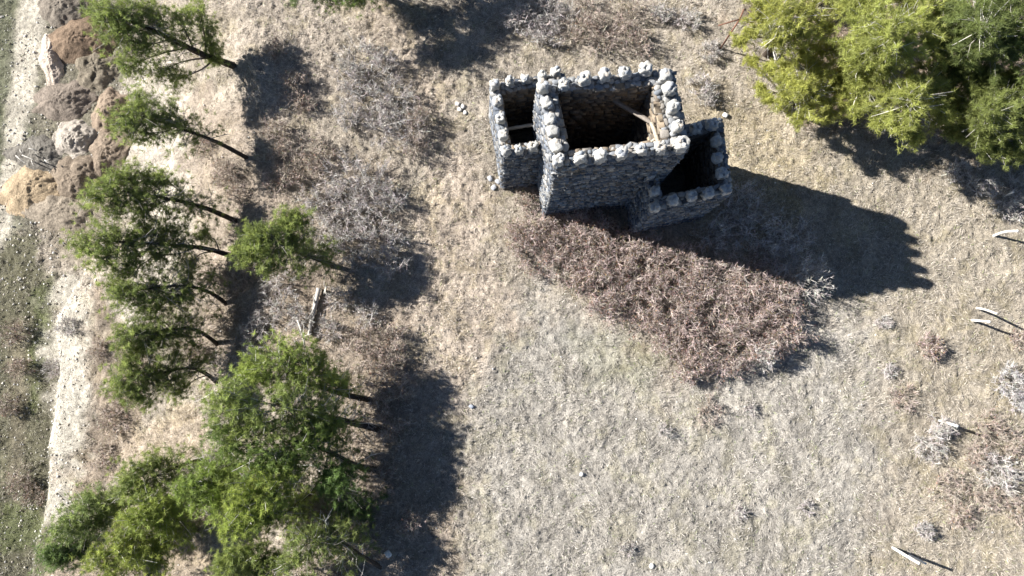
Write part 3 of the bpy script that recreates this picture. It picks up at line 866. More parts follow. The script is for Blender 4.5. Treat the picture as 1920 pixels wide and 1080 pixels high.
pine('tall pine with many white dead twigs in its open crown', (716, 808), [(650, 790, 1.3), (590, 776, 2.7), (520, 760, 4.4)],
     [(400, 735, 28, 5.0), (440, 745, 36, 4.9), (410, 775, 34, 4.9), (470, 785, 36, 4.5), (520, 750, 30, 4.3), (555, 785, 34, 3.7), (595, 770, 28, 3.1), (500, 812, 30, 4.0), (620, 795, 22, 2.5), (440, 812, 28, 4.5)], (0.160, 0.215, 0.060), 0.95, GB, 40, 0.19, 10)
pine('dense dark green pine whose thick trunk shows at the crown edge', (706, 884), [(660, 870, 1.0), (605, 842, 2.3), (545, 832, 3.8)],
     [(590, 815, 30, 3.4), (560, 835, 36, 3.6), (515, 845, 36, 3.9), (470, 850, 34, 4.2), (425, 835, 30, 4.5), (400, 805, 24, 4.6), (610, 800, 24, 2.8), (540, 868, 26, 3.4), (490, 880, 28, 3.8)], (0.105, 0.160, 0.040), 1.1, GB, 20, 0.19, 11)
pine('leaning pine with a bare black trunk and yellow green crown', (602, 908), [(568, 936, 1.1), (530, 962, 2.2), (480, 950, 3.6)],
     [(460, 905, 34, 4.0), (500, 890, 30, 3.8), (490, 930, 34, 3.8), (450, 945, 34, 4.0), (520, 925, 28, 3.4), (470, 975, 34, 3.6), (430, 990, 30, 3.8), (500, 970, 26, 3.0), (545, 880, 22, 3.4)], YG, 1.1, GB, 14, 0.15, 12)
pine('small round dark pine standing clear of the others', (700, 962), [(664, 940, 0.9), (630, 900, 2.9)],
     [(622, 892, 26, 3.0), (640, 885, 20, 2.8), (612, 905, 18, 2.8), (638, 905, 18, 2.6)], (0.07, 0.12, 0.032), 1.2, GB, 6, 0.10, 13)
pine('bright pine squeezed between the yellow green and the black-stemmed pines', (470, 868), [(420, 878, 1.4), (385, 908, 3.4)],
     [(360, 905, 26, 3.9), (390, 890, 28, 3.7), (395, 925, 28, 3.5), (425, 900, 26, 3.3), (375, 945, 24, 3.4), (410, 955, 20, 3.0), (340, 925, 18, 3.8)], (0.145, 0.21, 0.046), 1.05, GB, 12, 0.13, 14)
pine('sparse pine with a thin black trunk hanging over dry slope grass', (380, 862), [(345, 870, 1.0), (305, 888, 2.1), (262, 906, 3.4)],
     [(240, 900, 26, 3.9), (262, 876, 24, 3.5), (290, 862, 16, 3.0), (225, 925, 22, 4.0), (270, 915, 18, 3.2)], MG, 0.9, GB, 14, 0.11, 15)
pine('pale feathery pine reaching over the white cut bank', (262, 938), [(215, 955, 1.4), (160, 972, 3.0)],
     [(130, 972, 26, 3.6), (160, 945, 28, 3.4), (190, 930, 24, 3.0), (185, 970, 22, 2.7), (215, 955, 18, 2.2), (150, 995, 22, 3.2), (110, 995, 20, 3.6)], (0.138, 0.192, 0.060), 0.85, GB, 18, 0.11, 16)
pine('yellow green pine rooted beside a dark hollow', (375, 1000), [(335, 975, 1.2), (290, 950, 2.8)],
     [(275, 935, 28, 3.4), (300, 948, 28, 3.0), (265, 965, 30, 3.3), (300, 975, 28, 2.7), (330, 950, 22, 2.4), (250, 985, 24, 3.3)], YG, 1.0, GB, 12, 0.12, 17)
pine('dark low pine at the foot of the white cut bank', (205, 998), [(170, 1012, 1.2), (125, 1030, 2.7)],
     [(100, 1040, 24, 3.2), (130, 1030, 26, 2.8), (90, 1050, 20, 3.3), (160, 1035, 20, 2.2), (115, 1055, 18, 2.8)], (0.085, 0.135, 0.04), 0.95, GB, 10, 0.10, 18)
pine('full yellow green pine with a crooked twiggy trunk', (345, 968), [(300, 1000, 1.3), (250, 1035, 2.8)],
     [(215, 1025, 30, 3.6), (240, 995, 26, 3.2), (250, 1050, 32, 3.3), (205, 1065, 28, 3.5), (290, 1030, 26, 2.5), (295, 1070, 26, 2.5), (175, 1050, 24, 3.8), (320, 1000, 20, 1.9)], (0.165, 0.215, 0.046), 1.0, GB, 20, 0.13, 19)
pine('pine with a pale crown at the bottom of the stand', (560, 1110), [(520, 1095, 1.3), (470, 1050, 3.4)],
     [(440, 1045, 28, 3.7), (470, 1030, 26, 3.5), (430, 1075, 28, 3.6), (480, 1070, 28, 3.0), (410, 1060, 22, 3.8), (510, 1050, 20, 2.7)], (0.155, 0.205, 0.056), 1.0, GB, 12, 0.13, 20)
pine('thin sparse pine with long bare branches above leaf litter', (720, 1072), [(675, 1040, 1.0), (630, 1012, 2.2), (575, 1020, 3.4)],
     [(550, 1010, 24, 3.5), (590, 1000, 22, 3.0), (610, 1025, 18, 2.6), (560, 1045, 20, 3.2), (640, 990, 14, 2.3), (530, 1060, 20, 3.4)], MG, 0.7, GB, 34, 0.12, 21)
# beyond the top of the picture and beside the castle
pine('large pine at the meadow edge behind the narrow bastion', (690, -26), [(678, -34, 1.6), (655, -50, 3.0)],
     [(690, -28, 34, 1.2), (668, -22, 30, 1.7), (715, -38, 32, 1.7), (640, -34, 44, 3.3), (590, -22, 34, 3.3), (668, -12, 30, 2.7), (620, -8, 26, 2.9), (545, -18, 24, 3.2), (690, -50, 40, 3.1), (740, -60, 34, 2.8)], (0.085, 0.13, 0.034), 1.05, 'pines along the meadow edge', 10, 0.22, 22)  # low unseen clumps added so their shade fills in along the trunk shadow
pine('dense pine shading the grass behind the large pine', (780, -40), [(772, -65, 1.5), (760, -110, 3.2)],
     [(760, -110, 50, 3.2), (710, -100, 44, 3.1), (810, -100, 44, 3.0), (770, -70, 36, 2.5), (850, -85, 36, 2.3), (720, -60, 34, 2.5)], (0.060, 0.096, 0.026), 1.0, 'pines along the meadow edge', 6, 0.22, 23)

def grove(label, base, top, h, spots, col, dens, seed, dark=1.0, flat=0.5):
    """A broad pine: spots are (px, py, radius) of its foliage, heights falling away from the top."""
    R0 = max(np.hypot(a - top[0], b - top[1]) for a, b, _ in spots) + 1
    bl = []
    for i, (a, b, r) in enumerate(spots):
        k = np.hypot(a - top[0], b - top[1]) / R0
        bl.append((a, b, r, h * (1.0 - 0.52 * k ** 1.3), flat))
    tw = [((base[0] * (1 - t) + top[0] * t), (base[1] * (1 - t) + top[1] * t), h * t) for t in (0.33, 0.66, 0.97)]
    return pine(label, base, tw, bl, col, dens, GC, 80, 0.24, seed, dark)
Y2 = (0.198, 0.232, 0.062)
grove('yellow green pine spreading round the rusty frame', (1440, 100), (1470, 30), 5.2, [(1470, 28, 40), (1425, 35, 26), (1515, 20, 40), (1440, 5, 34), (1500, 62, 36), (1540, 55, 30), (1455, 78, 26), (1405, 62, 14), (1385, 80, 12), (1550, 95, 30), (1500, -30, 50), (1420, -30, 36), (1510, 100, 24), (1560, -10, 36), (1470, -80, 50)], Y2, 0.9, 31)
grove('low pine with thin twiggy crown nearest the lower bastion', (1480, 205), (1505, 165), 3.6, [(1505, 165, 30), (1590, 130, 30), (1530, 120, 28), (1580, 165, 26), (1470, 120, 22), (1470, 150, 26), (1440, 130, 18), (1540, 150, 30), (1465, 190, 20), (1520, 200, 24), (1495, 222, 16), (1560, 185, 28), (1425, 165, 12), (1575, 145, 26), (1550, 215, 18), (1440, 185, 12), (1410, 115, 10)], Y2, 0.8, 32)
grove('tallest yellow green pine in the middle of the mass', (1610, 110), (1670, 55), 6.8, [(1670, 55, 44), (1620, 40, 40), (1720, 40, 40), (1650, 95, 40), (1700, 90, 36), (1600, 85, 34), (1745, 75, 32), (1640, -5, 44), (1710, -10, 44), (1760, 10, 34), (1590, 15, 30), (1610, 125, 30), (1670, 130, 30), (1680, -60, 60)], (0.172, 0.212, 0.058), 0.95, 33)
grove('pine with bright shoot clusters over a shadowed slope of grass', (1650, 235), (1710, 190), 5.4, [(1710, 190, 40), (1770, 215, 30), (1780, 160, 30), (1600, 150, 28), (1720, 255, 22), (1670, 170, 36), (1745, 165, 32), (1640, 200, 32), (1690, 225, 28), (1755, 185, 28), (1650, 230, 22), (1610, 175, 30), (1695, 245, 16), (1600, 210, 22), (1725, 140, 30), (1630, 145, 28)], (0.168, 0.205, 0.056), 0.85, 34)
grove('dark green pine standing in the shade of its neighbour', (1790, 110), (1850, 55), 6.2, [(1850, 50, 50), (1765, 50, 36), (1765, 120, 32), (1870, 165, 40), (1800, 35, 44), (1900, 40, 46), (1820, 95, 44), (1880, 100, 44), (1780, 85, 36), (1840, -10, 50), (1900, -10, 44), (1930, 80, 40), (1790, -15, 36), (1790, 135, 34), (1850, 140, 34), (1870, -70, 60)], DG, 1.1, 35)
grove('dark pine with scattered sunlit tufts low on its side', (1810, 235), (1870, 205), 5.0, [(1870, 205, 42), (1765, 210, 28), (1820, 150, 34), (1845, 270, 28), (1900, 270, 32), (1830, 185, 38), (1910, 190, 40), (1845, 235, 34), (1895, 245, 34), (1800, 215, 32), (1870, 275, 28), (1920, 285, 28), (1820, 255, 24), (1780, 180, 30), (1930, 230, 36), (1900, 150, 36), (1785, 245, 20), (1850, 165, 34)], (0.105, 0.138, 0.040), 1.05, 36)
grove('dark pine closing off the end of the mass', (1960, 150), (2010, 110), 6.4, [(2010, 110, 56), (1960, 90, 44), (1965, 150, 44), (2030, 40, 56), (1970, 30, 44), (2020, 180, 56), (1965, 220, 40), (2060, 110, 60)], DG, 1.0, 37)

# ------------------------------------------------------------------ bare shrubs and brambles
def shrub(px, py, rpx, h, label, kind='grey', group=None, seed=0, dens=1.0, name='bare_shrub', cat='shrub', sq=1.0):
    g = np.random.default_rng(seed + 5000)
    c = ground_at(px, py); s = (CAM_H - c[2]) / FPX
    r = rpx * s
    foot = np.array([c[0], c[1], float(full_z(c[0], c[1])[0])])
    root = thing(name, foot, label, cat, group)
    pal = {'grey': (0.40, 0.37, 0.345), 'pale': (0.42, 0.39, 0.36), 'brown': (0.35, 0.295, 0.25), 'red': (0.37, 0.305, 0.275), 'blue': (0.41, 0.39, 0.375)}[kind]
    pal = np.array(pal)
    ns = int(20 + 24 * r * dens)
    st, tw = Bag(), Bag()
    a = g.uniform(0, 2 * np.pi, ns); rho = np.sqrt(g.random(ns)) * r
    foot_r = rho * 0.45 + g.random(ns) * 0.1
    X0 = np.stack([c[0] + np.cos(a) * foot_r, c[1] + np.sin(a) * foot_r * sq], -1)
    a2 = a + g.normal(size=ns) * 0.35
    lob = 0.62 + 0.78 * vnoise(np.cos(a2) * 1.7 + seed, np.sin(a2) * 1.7 + seed * 0.37, 9)
    X1 = np.stack([c[0] + np.cos(a2) * rho * 1.08 * lob, c[1] + np.sin(a2) * rho * 1.08 * lob * sq], -1)
    dome = h * np.sqrt(np.clip(1 - (rho / (r * 1.12)) ** 2, 0.05, 1)) * g.uniform(0.6, 1.08, ns)
    z0 = macro_z(X0[:, 0], X0[:, 1]) - 0.08; z1 = macro_z(X1[:, 0], X1[:, 1]) + dome
    P0 = np.column_stack([X0, z0]); P3 = np.column_stack([X1, z1])
    P1 = P0 * 0.67 + P3 * 0.33 + g.normal(size=P0.shape) * 0.05 + [0, 0, 0.10]
    P2 = P0 * 0.33 + P3 * 0.67 + g.normal(size=P0.shape) * 0.07 + [0, 0, 0.10]
    sc = pal * g.uniform(0.6, 1.35, (ns, 1))
    th = g.uniform(0.008, 0.016, ns)
    sticks(st, P0, P1, th, th * 0.8, sc * 0.8); sticks(st, P1, P2, th * 0.8, th * 0.6, sc); sticks(st, P2, P3, th * 0.6, th * 0.3, sc)
    # twigs
    nt = int(ns * {'red': 16, 'pale': 10, 'brown': 9}.get(kind, 11))
    i = g.integers(0, ns, nt); t = g.uniform(0.3, 1.0, nt)[:, None]
    Q = np.where(t < 0.66, P1[i] + (P2 - P1)[i] * ((t - 0.33) / 0.33).clip(0, 1), P2[i] + (P3 - P2)[i] * ((t - 0.66) / 0.34).clip(0, 1))
    D = unit(unit(P3 - P0)[i] * 0.7 + unit(g.normal(size=(nt, 3))) * 0.95 + [0, 0, 0.15])
    L = g.uniform(0.12, 0.42, (nt, 1)) * (0.7 + 0.3 * min(r, 1.5))
    mid = Q + D * L * 0.5; E = mid + unit(D + g.normal(size=(nt, 3)) * 0.45) * L * 0.5
    zl = macro_z(E[:, 0], E[:, 1]) + 0.02
    E[:, 2] = np.maximum(E[:, 2], zl)
    tc = pal * g.uniform(0.6, 1.6, (nt, 1)) * (1 + g.normal(size=(nt, 3)) * 0.04)
    spikes(tw, Q, unit(E - Q), np.linalg.norm(E - Q, axis=1), 0.019, tc)
    spikes(tw, mid, unit(E - mid), np.linalg.norm(E - mid, axis=1), 0.014, tc)
    E2 = mid + unit(D + g.normal(size=(nt, 3)) * 0.9) * L * 0.4
    E2[:, 2] = np.maximum(E2[:, 2], zl)
    spikes(tw, mid, unit(E2 - mid), np.linalg.norm(E2 - mid, axis=1), 0.013, tc)
    E3 = Q + unit(D + g.normal(size=(nt, 3)) * 0.9) * L * 0.5
    E3[:, 2] = np.maximum(E3[:, 2], zl)
    spikes(tw, Q, unit(E3 - Q), np.linalg.norm(E3 - Q, axis=1), 0.013, tc)
    tag(st.build('stems', M['twig'], root, foot), kind='stuff'); tag(tw.build('twigs', M['twig'], root, foot), kind='stuff')
    if kind in ('red', 'brown'):
        lf = Bag()
        nl = int(nt * (0.9 if kind == 'red' else 0.35))
        k = g.integers(0, nt, nl)
        P = E[k] * 0.5 + mid[k] * 0.5 + g.normal(size=(nl, 3)) * 0.06
        lc = np.array([(0.25, 0.125, 0.085), (0.28, 0.175, 0.10), (0.16, 0.15, 0.065), (0.33, 0.24, 0.18), (0.19, 0.10, 0.10), (0.12, 0.12, 0.05)])[g.integers(0, 6, nl)] * g.uniform(0.5, 1.3, (nl, 1))
        spikes(lf, P, unit(g.normal(size=(nl, 3)) + [0, 0, 0.3]), g.uniform(0.045, 0.085, nl), 0.045, lc)
        tag(lf.build('leaves', M['leaf'], root, foot), kind='stuff')
    return root

sd = [0]
def S(lst, h, label, kind, group, dens=1.0, **kw):
    for e in lst:
        sd[0] += 1
        hh = h; lab = label
        for q in e[3:]:
            if isinstance(q, str): lab = q
            else: hh = q
        shrub(e[0], e[1], e[2], hh, lab, kind, group, sd[0], dens, **kw)
# the bramble thicket below the castle
GT = 'brambles and thorn scrub crowding below the castle'
S([(1000, 425, 46, 'mauve grey bramble clump touching the tall tower corner'), (985, 470, 40, 'pale straggling bramble clump at the blunt end of the thicket'), (1045, 450, 50, 'twiggy grey bramble clump between tower corner and open path'), (1040, 505, 46, 'greyish bramble clump rimming the thicket above stony grass'), (1085, 525, 30, 'small bramble clump in a notch of the thicket rim')], 1.0, 'grey mauve bramble clump straggling below the narrow bastion', 'red', GT, 0.9, name='bramble_bush', cat='bramble')
S([(1105, 455, 55, 'russet bramble bush before the tall shaded front wall'), (1160, 475, 55, 'russet bramble bush just off the lower bastion corner'), (1215, 500, 60, 'leafy red brown bramble bush on the castle shadow edge below the bastion'), (1120, 505, 50, 'russet bramble bush filling the thicket centre between grey and red clumps'), (1180, 540, 60, 'greenish brown bramble bush in the thicket middle'), (1135, 560, 50, 'low russet bramble bush where the thicket narrows over mossy grass'), (1100, 430, 40, 'dark red bramble bush half in the shadow of the tall front wall')], 1.25, 'russet leafy bramble bush packed against the castle foot', 'red', GT, 1.2, name='bramble_bush', cat='bramble')
S([(1280, 515, 60, 'high reddish bramble bush cut by the slanting castle shadow'), (1340, 540, 60, 'high brown bramble bush along the middle of the castle shadow edge'), (1400, 550, 60, 'high bramble bush between castle shadow and spiky white bush'), (1250, 570, 60, 'broad olive brown bramble bush in the waist of the thicket'), (1320, 600, 66, 'biggest reddish bramble bush at the heart of the thicket bulge'), (1400, 610, 66, 'full pinkish brown bramble bush behind the small whitish bush'), (1450, 570, 56, 'bramble bush right beside the spiky white bush'), (1470, 620, 44, 'outer bramble bush casting a feathery shadow on the meadow')], 1.5, 'high reddish bramble bush in the bulging side of the thicket', 'red', GT, 1.2, name='bramble_bush', cat='bramble')
S([(1260, 630, 50, 'pinkish low bramble bush on the grassy inner curve of the thicket'), (1310, 660, 52, 'pale twiggy bramble bush at the widest fringe of the thicket'), (1370, 665, 50, 'low pinkish bramble bush leading up to the small whitish bush'), (1430, 650, 40, 'bramble bush with dark shade past the small whitish bush'), (1290, 690, 30, 'outermost low bramble sprig reaching into open grass'), (1215, 600, 40, 'low bramble bush edging the mossy green patch')], 1.1, 'pinkish low bramble bush fringing the thicket toward open grass', 'red', GT, 1.1, name='bramble_bush', cat='bramble')
S([(1500, 524, 42, 2.1)], 2.1, 'spiky whitish bare bush standing out at the thicket tip', 'pale', GT, 2.2)
S([(1420, 665, 26, 1.3)], 1.0, 'small whitish bare bush poking from the thicket edge', 'pale', GT, 2.0)
S([(1410, 430, 55, 1.6, 'largest pale thorn shrub inside the castle shadow'), (1450, 470, 45, 1.4, 'thorn shrub in shade backing onto the red brambles'), (1380, 380, 46, 1.4, 'shaded thorn shrub close to the far bastion wall'), (1340, 440, 40, 1.3, 'shaded thorn shrub under the bastion front wall'), (1485, 455, 36, 1.2, 'thin thorn shrub in shade behind the spiky white bush')], 1.4, 'tangled pale thorn shrub inside the castle shadow', 'blue', GT, 1.1)
S([(1130, 415, 34, 0.9, 'low brown scrub in the shaded nook between tower and bastion'), (1190, 455, 24, 0.8, 'low scrub at the sharp bastion corner'), (990, 372, 24, 0.6, 'low scrub under the narrow bastion front wall')], 0.8, 'low brown scrub in the shaded nook at the castle foot', 'brown', GT, 1.0, name='low_scrub')
# scrub on the slope and its crest
GS = 'bare grey shrubs along the crest of the slope'
S([(675, 115, 44, 'bare grey shrub heading the patch under the large meadow pine'), (720, 120, 32, 'small grey shrub between the meadow pine shade and the white branch'), (690, 180, 50, 'wide grey shrub at the slope side of the patch'), (735, 195, 48, 'grey shrub under the slim white branch'), (720, 240, 46, 'grey shrub crossed by the long white branch'), (770, 245, 44, 'grey shrub backed by dark spiky shade'), (655, 150, 30, 'thin grey shrub at the pink grass edge of the patch'), (655, 225, 32, 'faint grey shrub at the tapering slope side of the patch')], 1.0, 'bare grey shrub in the patch facing the narrow bastion', 'grey', GS)
S([(790, 230, 26, 1.2, 'dark twiggy shrub facing the narrow bastion plank'), (775, 280, 30, 1.1, 'dark shrub throwing spiky shade at the end of the patch')], 1.1, 'darker twiggy shrub casting spiky shade at the patch edge', 'brown', GS)
S([(520, 95, 22, .6, 'small grey brown bush near the tall pine shadow'), (555, 165, 32, .8, 'olive brown bush with a green heart on pinkish grass'), (575, 200, 20, .6, 'tiny bush just below the green-hearted one')], 0.7, 'small olive brown scrub bush on pinkish grass', 'brown', GS, 0.9, name='low_scrub')
S([(545, 290, 40, 'thin brown shrub just past the thin pine shadow'), (575, 335, 44, 'wide brown grey shrub between thin pine and shrub bank'), (530, 340, 34, 'brown shrub near the two-tiered pine shadow'), (600, 290, 34, 'thin shrub leading into the grey bank'), (520, 250, 26, 'small brown shrub on pink grass beyond the thin pine foot')], 0.8, 'thin brown grey shrub between the pines and the shrub bank', 'brown', GS)
S([(650, 335, 48, 'pale grey shrub starting the thick bank toward the shrub patch'), (700, 345, 44, 'grey shrub on the meadow side of the bank start'), (640, 395, 50, 'wide pale grey shrub in the middle of the thick bank'), (695, 400, 50, 'dense grey shrub in the bank bordering the pale path'), (655, 450, 50, 'tangled grey shrub beside the lone pine shadow'), (710, 455, 46, 'grey shrub where the lone pine shadow meets the path'), (610, 440, 40, 'grey shrub touching the lone bright pine crown'), (600, 380, 36, 'thin grey shrub between lone pine and brown scrub'), (735, 375, 30, 'small olive grey shrub on the path edge of the bank'), (735, 500, 34, 'grey shrub inside the lone pine crown shadow')], 1.1, 'pale grey bare shrub in the thick bank behind the lone pine', 'grey', GS, 1.1)
S([(530, 530, 34, 'grey shrub below the lone bright pine'), (510, 580, 36, 'greyish shrub halfway between arching pine and log'), (560, 590, 30, 'leafless shrub beside the fallen log'), (460, 665, 40, 'wide grey shrub below the hooked pine foot'), (430, 690, 36, 'grey shrub at the foot of the bowed pine'), (480, 620, 28, 'small grey shrub in the arching pine shade'), (640, 560, 30, .5, 'low grey shrub past the thick end of the log'), (690, 590, 30, .5, 'flat grey shrub between the log and the pale path'), (620, 620, 26, .5, 'low shrub at the thin end of the log')], 0.7, 'greyish leafless shrub near the fallen log', 'grey', GS, 0.9)
S([(680, 640, 44, 'brown bare shrub between the log and the spreading pine'), (720, 670, 40, 'brown shrub with combed dark stems next to the path'), (740, 635, 30, 'small brown shrub nearest the path by the log'), (710, 710, 44, 'brown shrub over the spreading pine foot'), (745, 735, 34, 'dark brown shrub in the first tooth of tree shade'), (700, 770, 40, 'shaded shrub at the foot of the white-twigged pine'), (730, 800, 36, 'shaded shrub where the pine shadows join'), (690, 840, 34, 'shaded shrub at the foot of the dense dark pine'), (740, 690, 30, 'thin brown shrub on the rim of the pine shade')], 1.0, 'brown bare shrub with dark stems beside the spreading pine', 'brown', GS, 1.0)
S([(420, 600, 34, 'undergrowth bush behind the foot of the arching pine'), (440, 540, 36, 'dark undergrowth bush between arching and broad-headed pines'), (400, 520, 30, 'undergrowth bush under the arching trunk'), (470, 490, 30, 'undergrowth bush close to the lone bright pine crown'), (450, 450, 26, 'undergrowth bush by the two-tiered pine foot'), (370, 660, 28, 'undergrowth bush between the hooked and bowed trunks'), (420, 330, 34, 'undergrowth bush between the thin and two-tiered pines'), (390, 280, 28, 'undergrowth bush below the long straight trunk'), (450, 360, 26, 'small undergrowth bush beside the thin pine shadow')], 0.7, 'dark brown undergrowth bush beneath the leaning pines', 'brown', GS, 1.0, name='low_scrub')
S([(215, 790, 34, .7, 'largest mauve brown scrub clump beside the white cut bank'), (230, 740, 26, .6, 'scrub clump just below the bowed pine crown'), (190, 660, 22, .5, 'scrub clump level with the hooked pine crown'), (200, 850, 22, .5, 'scrub clump above the sparse pine over dry slope')], 0.6, 'mauve brown scrub clump on the pale slope', 'brown', 'scrub on the pale slope', 1.0, name='low_scrub')
S([(130, 610, 20, .5, 'grey leafless bush on top of the white cut bank'), (105, 690, 20, .5, 'grey leafless bush at the foot of the white cut bank')], 0.5, 'grey leafless bush rooted on the white cut bank', 'grey', 'scrub on the pale slope', 1.0)
S([(45, 690, 24, .7, 'dark verge bush nearest the foot of the cut bank'), (30, 625, 26, .6, 'dark verge bush level with the top of the cut bank'), (20, 760, 22, .6, 'small dark verge bush away from the bank'), (45, 900, 30, .7, 'dark low bush on the verge facing the low dark pine'), (70, 930, 24, .6, 'dark bush against the narrow end of the cut bank')], 0.6, 'dark low bush on the green verge below the cut bank', 'brown', 'scrub on the green verge', 1.2, name='low_scrub')
S([(600, 960, 30, .5, 'low scrub below the bare black leaning trunk'), (660, 1000, 30, .5, 'low scrub on litter below the small round pine'), (560, 955, 26, .5, 'low scrub beside the yellow green crown'), (640, 1060, 30, .5, 'low scrub by the thin sparse pine trunk'), (720, 900, 30, .6, 'shaded scrub past the dense dark pine foot'), (770, 980, 30, .5, 'shaded scrub in the broad tree shadow')], 0.5, 'low brown scrub among leaf litter under the crowded pines', 'brown', GS, 0.9, name='low_scrub')
# behind the castle
GK = 'grey scrub behind the castle'
S([(1000, 20, 44, 'widest soft grey shrub behind the narrow bastion'), (1045, 40, 40, 'soft grey shrub next to the tangled brown shrubs'), (970, 45, 30, 'small grey shrub nearest the dense meadow pine shade'), (1020, 75, 28, 'small grey shrub close behind the narrow bastion merlons')], 0.9, 'soft grey bare shrub in the open patch behind the bastion', 'grey', GK)
S([(1090, 75, 44, 'brown grey shrub behind the middle of the tall back wall'), (1140, 70, 46, 'widest tangled shrub close behind the tall tower'), (1180, 35, 40, 'brown shrub set back behind the tall tower'), (1100, 25, 36, 'grey brown shrub next to the open grey patch'), (1195, 85, 30, 'small tangled shrub by the tall tower back corner')], 1.0, 'tangled brown grey shrub close behind the tall tower', 'brown', GK)
S([(1310, 165, 26, .7, 'wind-flattened grey bush beside the sunlit tower wall'), (1290, 45, 26, .6, 'grey bush between tall tower and rusty frame'), (1240, 30, 24, .6, 'small grey bush bordering the tangled shrubs'), (1330, 100, 22, .5, 'little grey bush near the rusty frame'), (1325, 190, 18, .5, 'tiny grey bush by the lower bastion back wall')], 0.6, 'small wind-flattened grey bush in yellow grass', 'grey', GK)
# right edge
GR = 'scattered scrub in the dry meadow'
S([(1830, 345, 30, .6, 'pale fuzzy bush at the rim of the dark pine shade'), (1880, 385, 34, .7, 'largest pale fuzzy bush around the stubby post'), (1905, 350, 24, .6, 'pale fuzzy bush behind the stubby post'), (1790, 325, 20, .5, 'smallest pale bush under the dark pine tufts')], 0.7, 'pale fuzzy bush below the dark pines', 'pale', GR, 1.2)
S([(1740, 655, 24, .5)], 0.5, 'small pinkish bramble bush alone in the dry meadow', 'red', GR, 1.0, name='bramble_bush', cat='bramble')
S([(1885, 720, 34, .8, 'silvery bush with a dark shaded side'), (1910, 755, 22, .6, 'smaller silvery bush tucked against the larger one')], 0.7, 'silvery bush with a dark shaded side', 'blue', GR, 1.6)
S([(1740, 830, 36, .8, 'large grey bare bush below the lone pale post'), (1760, 800, 22, .6, 'small grey bush right at the lone pale post')], 0.8, 'grey bare bush beside the slanting post', 'grey', GR, 1.2)
S([(1862, 885, 40, .9)], 0.9, 'star-shaped whitish bush of radiating dead stems', 'pale', GR, 1.6)
S([(1770, 915, 36, .5, 'brown scrub between the grey bare bush and the crossed posts'), (1820, 850, 34, .5, 'brown scrub between the grey bare bush and star-shaped bush'), (1890, 830, 30, .5, 'brown scrub above the star-shaped whitish bush'), (1850, 800, 30, .5, 'brown scrub just past the lone short post'), (1840, 925, 30, .4, 'flat scrub below the star-shaped whitish bush'), (1800, 965, 26, .4, 'sparse scrub toward the crossed posts'), (1690, 745, 30, .35, 'faint scrub between pink bramble and lone short post'), (1905, 640, 24, .4, 'small scrub past the twin posts'), (1900, 950, 30, .45, 'flat scrub beyond the star-shaped whitish bush')], 0.5, 'low straggling brown scrub in the dry meadow', 'brown', GR, 0.9, name='low_scrub')
S([(1330, 772, 30, .3, 'faint brown dead weed patch in the middle of the meadow')], 0.3, '', 'brown', GR, 0.7, name='weed_tuft', cat='weed')
S([(1725, 992, 14, .5, 'small grey weed clump near the leaning post pair')], 0.5, '', 'grey', GR, 1.2, name='weed_tuft', cat='weed')
S([(1655, 600, 13, .14), (1510, 950, 12, .14), (1385, 960, 11, .14), (1245, 807, 11, .14), (1405, 765, 11, .12), (1177, 1027, 11, .12), (1665, 695, 13, .12)], 0.2, 'tiny grey tuft of dead weeds in open grass', 'grey', GR, 0.12, name='weed_tuft', cat='weed')

# ------------------------------------------------------------------ logs, posts, frame, sticks, stones
def branch(name, pts, rad, col, label, cat, group=None, sides=7, forks=0, mat='wood', jit=0.25):
    pts = np.asarray(pts, float)
    sp = spline(pts, 4 * len(pts)) if len(pts) > 2 else np.linspace(pts[0], pts[1], 6)
    b = Bag()
    tube(b, sp, np.linspace(rad[0], rad[1], len(sp)), sides, col, True, jit)
    for _ in range(forks):
        i = random.randrange(2, len(sp) - 1); a = sp[i]
        d = unit(np.array([random.gauss(0, 1), random.gauss(0, 1), 0.3 + random.random() * 0.5]))
        e = a + d * random.uniform(0.35, 0.9); m = (a + e) / 2 + np.array([random.gauss(0, .06), random.gauss(0, .06), 0.05])
        tube(b, spline([a, m, e], 6), np.linspace(rad[1] * 0.6, rad[1] * 0.2, 6), 5, col, True)
    o = b.build(name, M[mat], None, pts[0], False); o.location = pts[0]
    return tag(o, label, cat, group)

def G(px, py, up=0.0):
    p = ground_at(px, py)
    z = float(full_z(p[0], p[1])[0]) + up
    return unproj(px, py, z)

PALE = (0.62, 0.585, 0.52)
branch('fallen_log', [G(598, 540, 0.16), G(591, 572, 0.14), G(583, 605, 0.12), G(580, 628, 0.10)], (0.10, 0.075), (0.43, 0.40, 0.36), 'straight grey fallen log lying in brown scrub', 'log', None, 9, 3)
branch('broken_bough', [G(558, 600, 0.55), G(565, 620, 0.4), G(571, 646, 0.2)], (0.045, 0.03), PALE, 'white broken bough with bare forks next to the fallen log', 'branch', None, 6, 6)
branch('broken_bough', [G(612, 537, 0.25), G(607, 552, 0.1)], (0.035, 0.025), PALE, 'short white stub at the thick end of the fallen log', 'branch', None, 6, 2)
